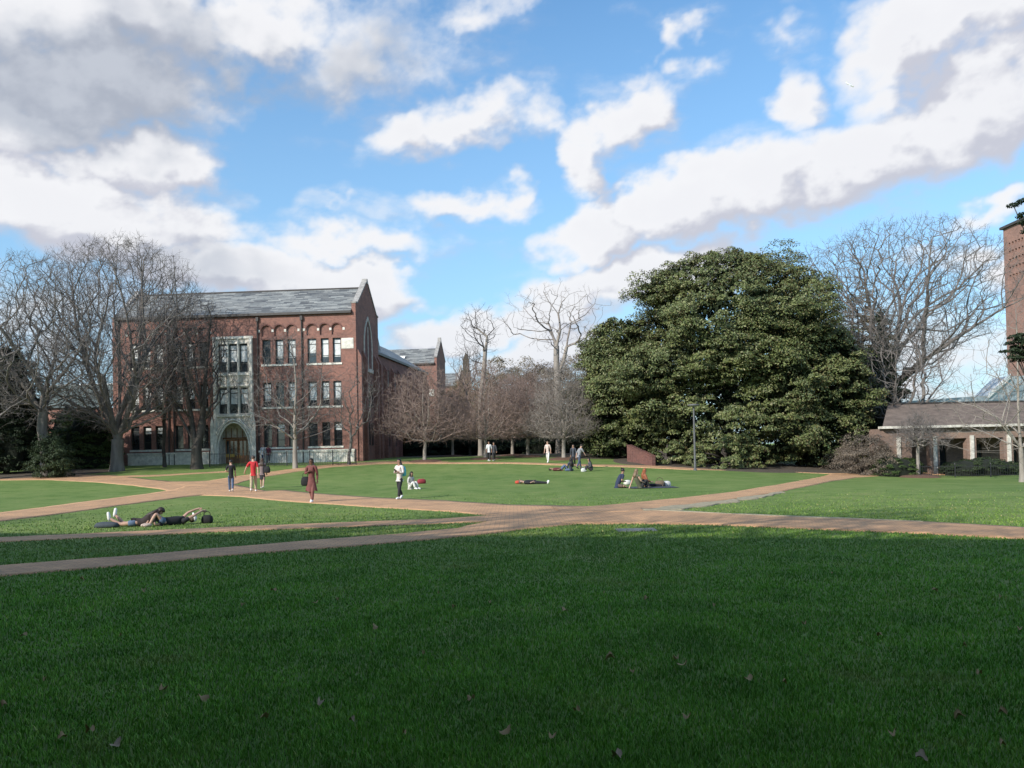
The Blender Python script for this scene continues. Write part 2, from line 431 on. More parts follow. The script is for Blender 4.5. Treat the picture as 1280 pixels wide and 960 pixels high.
def grow(nodes, parent, pts, bf, zmin=-9):
    """spanning tree from existing nodes to pts; cost = distance + bf * path length"""
    n0 = len(nodes); path = np.zeros(n0)
    for i in range(1, n0): path[i] = path[parent[i]] + np.linalg.norm(nodes[i]-nodes[parent[i]])
    allp = np.vstack([nodes, pts]); N = len(pts)
    D = np.linalg.norm(pts[:, None, :]-nodes[None, :, :], axis=2)
    C = D + bf*path[None, :] + np.where(nodes[:, 2] < zmin, 50.0, 0)[None, :]
    bi = C.argmin(1); best = C[np.arange(N), bi]; bd = D[np.arange(N), bi]
    alive = np.ones(N, bool); par = list(parent) + [-1]*N
    pl = np.r_[path, np.zeros(N)]
    order = []
    best_m = best.copy()
    newidx = {}
    nodes_out = list(nodes); par_out = list(parent); pl_out = list(path)
    src = bi.copy()
    for _ in range(N):
        i = int(best_m.argmin())
        k = len(nodes_out); nodes_out.append(pts[i]); p = int(src[i]); par_out.append(p)
        pth = pl_out[p] + float(np.linalg.norm(pts[i]-nodes_out[p])); pl_out.append(pth)
        best_m[i] = np.inf; alive[i] = False
        d = np.linalg.norm(pts-pts[i], axis=1); c = d + bf*pth
        upd = alive & (c < best_m)
        best_m[upd] = c[upd]; src[upd] = k
    return np.array(nodes_out), par_out

def subdivide(nodes, parent, maxlen, jit, rg):
    out = [nodes[0]]; par = [-1]; mp = {0: 0}
    for i in range(1, len(nodes)):
        a = nodes[parent[i]]; b = nodes[i]; L = np.linalg.norm(b-a); k = max(1, int(math.ceil(L/maxlen)))
        prev = mp[parent[i]]
        off = rg.normal(0, 1, 3); off[2] = -abs(off[2])*.2
        for j in range(1, k+1):
            t = j/k; p = a+(b-a)*t
            if j < k: p = p + off*jit*L*math.sin(math.pi*t) + rg.normal(0, jit*.18*L/k**.5, 3)
            out.append(p); par.append(prev); prev = len(out)-1
        mp[i] = prev
    return np.array(out), par

def sample_profile(rg, n, prof, bias=.5, lump=.25, seed=0, flat=1.0):
    zs = [p[0] for p in prof]; rs = [p[1] for p in prof]; res = []
    zz = np.linspace(zs[0], zs[-1], 200); w = np.interp(zz, zs, rs)**1.5+1e-4; cdf = np.cumsum(w)/w.sum()
    z = np.interp(rg.random(n), cdf, zz); a = rg.random(n)*2*np.pi; r = np.interp(z, zs, rs)*rg.random(n)**bias
    if lump:
        for i in range(n):
            r[i] *= 1 + lump*2*noise.noise(Vector((math.cos(a[i])*1.7+seed, math.sin(a[i])*1.7, z[i]*.35)))
    return np.c_[r*np.cos(a), r*np.sin(a)*flat, z]

def bare_tree(name, label, base, prof, trunk_h, R0, bark, twig, seed=1, n=(26, 260, 2400), bf=(.9, .5, .3), twigs=3, twiglen=.55, tip=.009,
              lean=(0, 0), bias=.5, lump=.25, jit=.07, flat=1.0, group=None, updir=.35, stems=None, zmin=None, thr=.28, r_scale=None, cat='tree'):
    rg = np.random.default_rng(seed)
    root = thing(name, label, cat, base, 0, group)
    lx, ly = lean
    H = prof[-1][0]
    def shift(P): P = P.copy(); q = np.maximum(P[:, 2], 0)/H; P[:, 0] += lx*q**1.3; P[:, 1] += ly*q**1.3; return P
    if stems is None:
        ts = np.linspace(0, 1, 6); nodes = np.array([[rg.normal(0, .03)*trunk_h*t, rg.normal(0, .03)*trunk_h*t, -0.25+t*(trunk_h+.25)] for t in ts])
        nodes[0, :2] = 0; par = [-1, 0, 1, 2, 3, 4]
    else:
        nodes, par = [], []
        for s in stems:
            for j, p in enumerate(s):
                if nodes and j == 0:
                    # attach to nearest existing node
                    d = [np.linalg.norm(np.array(p)-q) for q in nodes]; prev = int(np.argmin(d)); continue
                nodes.append(np.array(p, float)); par.append(-1 if len(nodes) == 1 else prev if j == 1 and len(par) and s is not stems[0] else len(nodes)-2)
        nodes = np.array(nodes)
    nodes = shift(nodes)
    nodes, par = subdivide(nodes, par, .45, .012, rg)
    for lv, (cnt, b) in enumerate(zip(n, bf)):
        bs = bias*.6 if lv == 0 else bias
        pts = shift(sample_profile(rg, cnt, prof, bs, lump, seed*3.1, flat))
        nodes, par = grow(nodes, par, pts, b, zmin if zmin is not None else (trunk_h if stems is None else prof[0][0])*.78)
        nodes, par = subdivide(nodes, par, [1.0, .6, .45][min(lv, 2)], jit, rg)
    # twigs at tips
    N = len(nodes); deg = np.zeros(N, int)
    for i in range(1, N): deg[par[i]] += 1
    tips = np.where(deg == 0)[0]
    nodes = list(nodes); par = list(par)
    for t in tips:
        a = nodes[t]; dirv = a-nodes[par[t]]; dirv = dirv/(np.linalg.norm(dirv)+1e-6)
        for k in range(twigs):
            d = dirv + rg.normal(0, .55, 3) + np.array([0, 0, updir]); d /= np.linalg.norm(d)
            L = twiglen*(.5+rg.random())
            m = a + d*L*.5; nodes.append(m); par.append(int(t)); i1 = len(nodes)-1
            d2 = d + rg.normal(0, .4, 3); d2 /= np.linalg.norm(d2)
            nodes.append(m + d2*L*.6); par.append(i1)
            if rg.random() < .6:
                d3 = d + rg.normal(0, .6, 3); d3 /= np.linalg.norm(d3); nodes.append(m + d3*L*.5); par.append(i1)
    nodes = np.array(nodes); par = np.array(par); N = len(nodes)
    cnt = np.zeros(N); deg = np.zeros(N, int); np.add.at(deg, par[1:], 1)
    cnt[deg == 0] = 1
    order = sorted(range(1, N), key=lambda i: -i)
    # children always have larger index than parents
    for i in order: cnt[par[i]] += cnt[i]
    tip = tip*.55; p = math.log(max(cnt[0], 2))/math.log(R0/tip)
    r = tip*cnt**(1/p)
    # root flare
    flare = 1 + .45*np.exp(-np.maximum(nodes[:, 2], 0)/.5)
    rr = r*np.where(nodes[:, 2] < 1.6, flare, 1)
    i = np.arange(1, N); pa = par[1:]
    rp = np.minimum(rr[pa], rr[i]*1.3)
    big = r[i] > R0*thr; med = (~big) & (r[i] > tip*3); sm = (~big) & (~med)
    join_prisms('trunk', [prisms('', nodes[pa[big]], nodes[i[big]], rp[big], rr[i[big]], 10, None, None)], bark, root)
    sets = []
    if med.any(): sets.append(prisms('', nodes[pa[med]], nodes[i[med]], rp[med], rr[i[med]], 5, None, None))
    sets.append(prisms('', nodes[pa[sm]], nodes[i[sm]], rp[sm], rr[i[sm]]*.8, 3, None, None))
    join_prisms('crown', sets, twig, root)
    return root

def leaves_mesh(name, C, Nn, size, mat, parent, aspect=.45, rg=rng, tilt=.6):
    """diamond leaves folded along the midrib"""
    n = len(C); nn = Nn + rg.normal(0, tilt, (n, 3)); nn /= np.linalg.norm(nn, axis=1, keepdims=True)
    t = rg.normal(0, 1, (n, 3)); t -= nn*(t*nn).sum(1, keepdims=True); t /= np.linalg.norm(t, axis=1, keepdims=True)
    b = np.cross(nn, t); s = np.asarray(size).reshape(-1, 1)*np.ones((n, 1))
    V = np.stack([C - t*s*.5, C + b*s*aspect*.5 + nn*s*.06, C + t*s*.5, C - b*s*aspect*.5 + nn*s*.06], axis=1).reshape(-1, 3)
    k = (np.arange(n)*4)[:, None]
    tr = np.concatenate([k+np.array([[0, 2, 1]])*1, k+np.array([[0, 3, 2]])], axis=1).reshape(-1, 3)
    tr = np.concatenate([k+np.array([[0, 1, 2]]), k+np.array([[0, 2, 3]])], axis=1).reshape(-1, 3)
    tr = tr[:, [0, 2, 1]]
    return raw_mesh(name, V, None, tr, mat, parent)

def blob(name, prof, mat, parent, shrink=.8, seed=0, n=26, rings=14, amp=.25, center=(0, 0)):
    zs = [p[0] for p in prof]; rs = [p[1] for p in prof]; z = np.linspace(zs[0], zs[-1], rings); vs = []
    for j, zz in enumerate(z):
        r = np.interp(zz, zs, rs)*shrink
        for k in range(n):
            a = 2*math.pi*k/n; q = r*(1+amp*2*noise.noise(Vector((math.cos(a)*1.7+seed, math.sin(a)*1.7, zz*.35))))
            vs.append((center[0]+q*math.cos(a), center[1]+q*math.sin(a), zs[0]+(zz-zs[0])*(.97)))
    qs = [(j*n+k, j*n+(k+1) % n, (j+1)*n+(k+1) % n, (j+1)*n+k) for j in range(rings-1) for k in range(n)]
    top = len(vs); vs.append((center[0], center[1], z[-1]*.97)); ts = [((rings-1)*n+k, (rings-1)*n+(k+1) % n, top) for k in range(n)]
    return vs, qs, ts

def leafy(name, label, base, prof, mat, seed=1, clusters=500, per=120, csize=(.7, 1.3), leaf=.2, up_w=.5, lump=.25, trunk_r=.3, bark=None,
          core=True, coreshrink=.72, squash=.55, group=None, cat='tree', thin_low=0, aspect=.45, tilt=.6, branch_show=True, shell=.25):
    rg = np.random.default_rng(seed)
    root = thing(name, label, cat, base, rg.random()*0, group)
    S = sample_profile(rg, clusters, prof, shell, lump, seed*3.1)
    zc = .5*(prof[0][0]+prof[-1][0])
    out = S - np.array([0, 0, zc*.8]); out /= np.linalg.norm(out, axis=1, keepdims=True)
    C = []; Nn = []
    for i in range(clusters):
        if thin_low and S[i, 2] < .42*prof[-1][0] and rg.random() < thin_low*min(1, (.42*prof[-1][0]-S[i, 2])/(.15*prof[-1][0])+.3): continue
        cs = csize[0]+(csize[1]-csize[0])*rg.random()
        m = int(per*(.6+.8*rg.random()))
        q = rg.normal(0, 1, (m, 3)); q /= np.linalg.norm(q, axis=1, keepdims=True)
        q[:, 2] = np.abs(q[:, 2])*1.0 - .15                      # domed tuft
        pos = q*cs*(.55+.45*rg.random((m, 1))); pos[:, 2] *= squash
        C.append(S[i]+pos); Nn.append(q*.6+out[i]*.5+np.array([0, 0, up_w]))
    C = np.vstack(C); Nn = np.vstack(Nn); Nn /= np.linalg.norm(Nn, axis=1, keepdims=True)
    C[:, 2] = np.maximum(C[:, 2], .05)
    leaves_mesh('crown', C, Nn, leaf*(.7+.6*rg.random(len(C))), mat, root, aspect, rg, tilt)
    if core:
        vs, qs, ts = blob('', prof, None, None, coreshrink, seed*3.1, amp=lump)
        if thin_low or clusters > 500:      # leaves painted shade-dark inside the crown instead of a smooth shell
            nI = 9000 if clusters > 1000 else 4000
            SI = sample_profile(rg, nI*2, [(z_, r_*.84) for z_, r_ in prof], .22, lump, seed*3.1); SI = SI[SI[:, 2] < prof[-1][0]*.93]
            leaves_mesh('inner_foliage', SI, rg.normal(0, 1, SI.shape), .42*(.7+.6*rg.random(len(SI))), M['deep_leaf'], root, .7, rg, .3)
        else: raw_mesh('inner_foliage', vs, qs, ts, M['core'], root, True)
    # trunk and limbs
    mb = MB(); H = prof[-1][0]
    mb.tube([(0, 0, -.2), (0, 0, .4), (.05, 0, H*.4), (0, .05, H*.85)], [trunk_r*1.4, trunk_r, trunk_r*.7, trunk_r*.15], 10)
    for i in range(14):
        s = S[rg.integers(clusters)]; h = max(prof[0][0]*.8+.2, s[2]*.55)
        mb.tube([(0, 0, h), (s[0]*.5, s[1]*.5, (h+s[2])*.5+.1), tuple(s)], [trunk_r*.35, trunk_r*.2, .02], 6)
    mb.build('trunk', bark or M['bark_dark'], root, True)
    return root

# ------------------------------------------------------------------ world
SUN_EL, SUN_AZ = R(29), R(225)     # azimuth clockwise from +Y: behind-left
w = bpy.data.worlds.new('World'); scene.world = w; w.use_nodes = True
nt = w.node_tree; nt.nodes.clear()
out = nt.nodes.new('ShaderNodeOutputWorld'); bg = nt.nodes.new('ShaderNodeBackground')
sky = nt.nodes.new('ShaderNodeTexSky'); sky.sky_type = 'NISHITA'; sky.sun_disc = False
sky.sun_elevation = SUN_EL; sky.sun_rotation = SUN_AZ; sky.air_density = 1.0; sky.dust_density = .6; sky.ozone_density = 1.6
nt.links.new(bg.outputs[0], out.inputs[0])
WS = .15
bg.inputs[1].default_value = WS

def azel(px, py):
    d = ray(px, py); return math.atan2(d.x, d.y), math.asin(d.z)
# clouds: (px, py, half width, half height, tilt degrees (+ = rising to the right), strength)
CL = [(90, 20, 330, 95, 6, 1.25), (120, 110, 250, 80, 0, 1.2), (10, 150, 160, 90, 0, 1.0), (460, 60, 190, 70, 12, .75), (600, 12, 150, 22, 8, .55), (330, 20, 160, 50, 0, .9),
      (150, 200, 160, 46, 10, 1.25), (60, 250, 200, 72, 0, 1.6), (250, 290, 130, 42, 0, 1.0), (130, 285, 200, 60, 0, 1.6), (420, 265, 70, 9, 0, .4), (440, 305, 160, 26, -4, .8),
      (300, 330, 220, 44, 0, 1.3), (452, 352, 112, 42, -12, 1.5), (530, 378, 60, 16, -5, .6), (360, 340, 120, 38, 0, 1.3),
      (525, 160, 88, 44, 28, 1.3), (590, 140, 110, 42, 8, 1.1), (660, 140, 60, 30, 0, .5), (565, 260, 100, 22, 8, .85), (610, 240, 38, 26, 40, .7),
      (775, 150, 66, 52, 45, 1.1), (742, 208, 50, 48, 60, 1.15), (765, 100, 40, 24, 10, .45), (705, 150, 36, 12, 10, .3), (848, 82, 50, 17, 25, .6), (850, 35, 50, 16, 30, .6), (990, 35, 50, 22, -20, .5), (1100, 130, 80, 40, 20, .9), (200, 205, 90, 34, 0, 1.2),
      (752, 288, 98, 52, 10, 1.5), (850, 262, 126, 58, 12, 1.5), (960, 228, 150, 66, 18, 1.5), (1080, 198, 165, 74, 16, 1.5), (1200, 150, 175, 80, 25, 1.45), (1290, 110, 130, 100, 20, 1.5), (1020, 190, 70, 40, 0, .9),
      (1160, 50, 135, 66, 20, 1.6), (1240, 10, 130, 70, 20, 1.4), (1015, 112, 58, 42, 45, 1.1), (1110, 100, 66, 40, 30, .9),
      (780, 350, 150, 46, 12, 1.5), (700, 395, 110, 26, 8, .8), (850, 330, 110, 30, 12, .9), (1230, 265, 70, 18, 5, .7), (1210, 310, 100, 34, 0, .9), (1260, 345, 90, 40, 0, .8),
      (560, 420, 120, 32, 0, 1.1), (650, 412, 130, 30, 0, 1.1), (500, 450, 160, 30, 0, .6), (700, 450, 200, 45, 0, 1.0), (1150, 430, 240, 60, 0, .6), (60, 400, 260, 70, 0, .7), (1080, 480, 400, 40, 0, .6),
      # beyond the frame
      (-260, 120, 300, 130, 0, 1.1), (-200, 380, 260, 60, 0, .8), (1560, 200, 240, 90, 10, 1.1), (1700, 420, 260, 60, 0, .8), (500, -250, 320, 70, 5, 1.0), (1100, -200, 260, 80, 12, 1.0)]
DARK = [(70, 110, 300, 95, 0, 1.3), (300, 75, 240, 60, 0, .95), (480, 65, 150, 45, 5, .6), (640, 500, 900, 30, 0, .2), (260, 330, 200, 35, 0, .5), (-260, 140, 320, 90, 0, 1)]

def mapr(t, v, a, b, c, d, kind='SMOOTHSTEP'):
    n = t.nodes.new('ShaderNodeMapRange'); n.interpolation_type = kind
    t.links.new(v, n.inputs[0])
    for i, x in enumerate((a, b, c, d)): n.inputs[i+1].default_value = x
    return n.outputs[0]
K = 1/WS
def C(c): return tuple(v*K for v in c)
tc = nt.nodes.new('ShaderNodeTexCoord')
sp = nt.nodes.new('ShaderNodeSeparateXYZ'); nt.links.new(tc.outputs['Generated'], sp.inputs[0])
skyc = mixc(nt, 1.0, sky.outputs[0], (.98, 1.36, 1.52), 'MULTIPLY')
haze = mapr(nt, sp.outputs[2], .0, .50, .65, .0, 'LINEAR')
skyc = mixc(nt, haze, skyc, C((.42, .62, .82)))
below = mapr(nt, sp.outputs[2], -.03, -.005, 0, 1)
final = mixc(nt, below, C((.05, .06, .04)), skyc)
nt.links.new(final, bg.inputs[0])

# clouds: a far dome whose vertices carry computed cloud colour and cover
def perlin(x, y, seed):
    r = np.random.default_rng(seed); P = r.permutation(256); G = r.random(256)*2*np.pi; gx_, gy_ = np.cos(G), np.sin(G)
    xi = np.floor(x).astype(int); yi = np.floor(y).astype(int); xf = x-xi; yf = y-yi
    u = xf**3*(xf*(xf*6-15)+10); v = yf**3*(yf*(yf*6-15)+10)
    def gr(i, j):
        h = P[(P[(xi+i) & 255]+yi+j) & 255]; return gx_[h]*(xf-i)+gy_[h]*(yf-j)
    a_ = gr(0, 0)*(1-u)+gr(1, 0)*u; b2 = gr(0, 1)*(1-u)+gr(1, 1)*u
    return (a_*(1-v)+b2*v)*1.45
def fbm(x, y, sc, oct_, rough=.55, seed=0, billow=False):
    t = 0; amp = 1; tot = 0
    for o in range(oct_):
        n = perlin(x*sc+o*17.3, y*sc+o*9.1, seed+o)
        if billow: n = 1-np.abs(n)*2.2
        t = t+n*amp; tot += amp; amp *= rough; sc *= 2.03
    return t/tot
def ss(v, a, b): t = np.clip((v-a)/(b-a), 0, 1); return t*t*(3-2*t)
def blobmax(x, y, lst):
    cur = np.full(x.shape, -1.3)
    for (px, py, sx, sy, tilt, st) in lst:
        a, e = azel(px, py); k = math.cos(math.atan((px-640)/F))**2; k2 = max(.6, k)
        c_, s_ = math.cos(R(tilt)), math.sin(R(tilt)); ux, uy = sx/F*k2, sy/F*math.sqrt(k2)
        X = ((x-a)*c_+(y-e)*s_)/ux; Y = (-(x-a)*s_+(y-e)*c_)/uy
        cur = np.maximum(cur, st*(1-np.sqrt(X*X+Y*Y+.02)))
    return cur
def cloud_density(x, y, wx, wy):
    b = blobmax(x+wx, y+wy, CL)
    far = fbm(x, y*1.6, 2.6, 6, .55, 90)*3.0-.15
    m = ss(np.abs(x), .75, .95)+ss(y, .62, .8); b = np.maximum(b, far-2*(1-np.clip(m, 0, 1)))
    d = b + .50*fbm(x, y*1.5, 9, 7, .58, 10) + .16*fbm(x, y*1.4, 20, 5, .55, 40, True)-.06
    d = d - .15
    # keep the sun's own direction clear
    sa = math.atan2(math.sin(SUN_AZ), math.cos(SUN_AZ)); 
    return d - 3*np.exp(-((x-sa)**2+(y-SUN_EL)**2)/.08)
fa = np.arange(-.74, .74, .00155); fe = np.arange(.02, .56, .00155)
ca = np.r_[np.arange(-math.pi, -.74, .02), fa, np.arange(.74, math.pi, .02), [math.pi]]
ce = np.r_[[-.02, 0], fe, np.arange(.56, 1.5, .02), [1.5]]
AZ, EL = np.meshgrid(ca, ce)
WX = .085*fbm(AZ, EL*1.4, 6, 4, .55, 1)+.016*fbm(AZ, EL*1.4, 26, 4, .6, 5)
WY = .050*fbm(AZ, EL*1.4, 6, 4, .55, 21)+.012*fbm(AZ, EL*1.4, 26, 4, .6, 25)
D1 = cloud_density(AZ, EL, WX, WY)
D2 = cloud_density(AZ-.010, EL+.016, WX, WY)
D3 = cloud_density(AZ-.030, EL+.055, WX, WY)
soft = .5+.5*fbm(AZ, EL, 4, 3, .5, 60)
alpha = np.maximum(ss(D1, -.12+0*soft, .30+.48*np.clip(soft, 0, 1)), .55*ss(D1, -.50, .1)*ss(fbm(AZ*.8+.5*EL, EL*2.4, 8, 7, .62, 95), -.15, .6))
lit = ss(.6*(D1-D2)+.4*(D1-D3), -.26, .20)
thick = ss(D1, .25, 1.1)
dk = ss(blobmax(AZ+WX*1.3, EL+WY*1.3, DARK)+.25*fbm(AZ, EL, 7, 4, .5, 70), .0, .7)*.85
def mixa(f, a, b): f = f[..., None]; return a*(1-f)+b*f
colr = mixa(lit, np.array([.60, .61, .69]), np.array([.94, .94, .96]))
colr = mixa(thick*.12, colr, np.array([.62, .62, .70]))
colr = mixa(dk, colr, np.array([.40, .44, .52]) + lit[..., None]*.10)
# distance haze low in the sky
colr = mixa(ss(EL, .28, .02)*.0 + (1-ss(EL, .0, .26))*.35, colr, np.array([.66, .72, .82]))
veil = (1-ss(EL, .0, .22))*.35*ss(fbm(AZ, EL*3, 5, 5, .5, 80), -.3, .5)
alpha = np.clip(np.maximum(alpha*.97, veil), 0, 1)*ss(EL, -.02, .02)
RD = 3500.0
SV = np.stack([RD*np.sin(AZ)*np.cos(EL), RD*np.cos(AZ)*np.cos(EL), RD*np.sin(EL)], axis=-1).reshape(-1, 3)
nc_, nr_ = len(ca), len(ce); ii, jj = np.meshgrid(np.arange(nc_-1), np.arange(nr_-1)); k0 = (jj*nc_+ii).ravel()
keep = alpha.reshape(-1)
kq = np.stack([k0, k0+1, k0+nc_+1, k0+nc_], 1)
kq = kq[(keep[kq].max(1) > .002)]
sk = raw_mesh('sky', SV, kq, None, None, None, True); tag(sk, kind='structure')
ca_ = sk.data.color_attributes.new('cloud', 'FLOAT_COLOR', 'POINT')
ca_.data.foreach_set('color', np.concatenate([colr, alpha[..., None]], axis=-1).astype(np.float32).ravel())
cm = bpy.data.materials.new('cloud_cover'); cm.use_nodes = True; ct = cm.node_tree; ct.nodes.clear()
co = ct.nodes.new('ShaderNodeOutputMaterial'); at_ = ct.nodes.new('ShaderNodeAttribute'); at_.attribute_name = 'cloud'
em = ct.nodes.new('ShaderNodeEmission'); trn = ct.nodes.new('ShaderNodeBsdfTransparent'); mx = ct.nodes.new('ShaderNodeMixShader')
ct.links.new(at_.outputs['Color'], em.inputs[0]); ct.links.new(at_.outputs['Alpha'], mx.inputs[0])
ct.links.new(trn.outputs[0], mx.inputs[1]); ct.links.new(em.outputs[0], mx.inputs[2]); ct.links.new(mx.outputs[0], co.inputs[0])
cm.cycles.emission_sampling = 'NONE'
sk.data.materials.append(cm)

sun = bpy.data.lights.new('sun', 'SUN'); sun.energy = 5.0; sun.angle = R(.55); sun.color = (1, .94, .85)
so = link(bpy.data.objects.new('sun', sun))
to_sun = Vector((math.sin(SUN_AZ)*math.cos(SUN_EL), math.cos(SUN_AZ)*math.cos(SUN_EL), math.sin(SUN_EL)))
so.rotation_euler = to_sun.to_track_quat('Z', 'Y').to_euler(); so.location = (-20, -20, 30)

cd = bpy.data.cameras.new('camera'); cam = link(bpy.data.objects.new('camera', cd))
cd.sensor_width = 36; cd.lens = 36*F/1280; cd.shift_y = SHIFT/1280; cd.clip_end = 5000; cd.clip_start = .1
Mx = Matrix((rt, up, -fw)).transposed().to_4x4(); Mx.translation = CAM; cam.matrix_world = Mx
scene.camera = cam
scene.view_settings.view_transform = 'Standard'; scene.view_settings.look = 'None'; scene.view_settings.exposure = 0

# ================================================================== people
def skin_obj(name, verts, edges, mat, parent, root_name, sub=2):
    """verts: {name: ((x,y,z), rx, ry)}"""
    names = list(verts); idx = {n: i for i, n in enumerate(names)}
    me = bpy.data.meshes.new(name); me.from_pydata([verts[n][0] for n in names], [(idx[a], idx[b]) for a, b in edges], [])
    o = bpy.data.objects.new(name, me); col.objects.link(o)
    o.modifiers.new('Skin', 'SKIN')
    if not me.skin_vertices:
        bpy.context.view_layer.objects.active = o
    for n in names:
        sv = me.skin_vertices[0].data[idx[n]]; v = verts[n]; sv.radius = (v[1], v[2] if len(v) > 2 else v[1]); sv.use_root = (n == root_name)
    ss_ = o.modifiers.new('Sub', 'SUBSURF'); ss_.levels = sub; ss_.render_levels = sub
    bpy.context.view_layer.update()
    dg = bpy.context.evaluated_depsgraph_get(); nm = bpy.data.meshes.new_from_object(o.evaluated_get(dg))
    bpy.data.objects.remove(o); bpy.data.meshes.remove(me)
    nm.name = name; nm.materials.clear(); nm.materials.append(mat); nm.polygons.foreach_set('use_smooth', [True]*len(nm.polygons))
    r = link(bpy.data.objects.new(name, nm)); r.parent = parent
    return r

cloth = {}
def cl(c, rough=.85):
    k = tuple(round(x, 3) for x in c)
    if k not in cloth: cloth[k] = plain('cloth', c, rough, .18, 9)
    return cloth[k]
SK = {'light': (.50, .31, .23), 'mid': (.33, .19, .13), 'dark': (.13, .065, .04)}

def J(h, **over):
    """standing joints for height h (x right, y forward, z up)"""
    j = dict(pelvis=(0, 0, .52), waist=(0, 0, .60), chest=(0, .0, .725), neckb=(0, 0, .815), neck=(0, .005, .85), headb=(0, .02, .885), headm=(0, .02, .935), headt=(0, .01, .978),
             shL=(-.098, 0, .80), elL=(-.125, -.02, .635), wrL=(-.13, .03, .485), haL=(-.13, .045, .435), shR=(.098, 0, .80), elR=(.125, -.02, .635), wrR=(.13, .03, .485), haR=(.13, .045, .435),
             hiL=(-.05, 0, .50), knL=(-.055, .01, .28), anL=(-.055, -.005, .05), toL=(-.06, .075, .02), hiR=(.05, 0, .50), knR=(.055, .01, .28), anR=(.055, -.005, .05), toR=(.06, .075, .02))
    j.update(over)
    return {k: tuple(c*h for c in v) for k, v in j.items()}
EDG = [('pelvis', 'waist'), ('waist', 'chest'), ('chest', 'neckb'), ('neckb', 'neck'), ('neck', 'headb'), ('headb', 'headm'), ('headm', 'headt')]
for s in 'LR':
    EDG += [('neckb', 'sh'+s), ('sh'+s, 'el'+s), ('el'+s, 'wr'+s), ('wr'+s, 'ha'+s), ('pelvis', 'hi'+s), ('hi'+s, 'kn'+s), ('kn'+s, 'an'+s), ('an'+s, 'to'+s)]
RAD = dict(pelvis=.062, waist=.062, chest=.074, neckb=.042, neck=.030, headb=.038, headm=.050, headt=.036, sh=.033, el=.022, wr=.016, ha=.017, hi=.048, kn=.032, an=.021, to=.018)

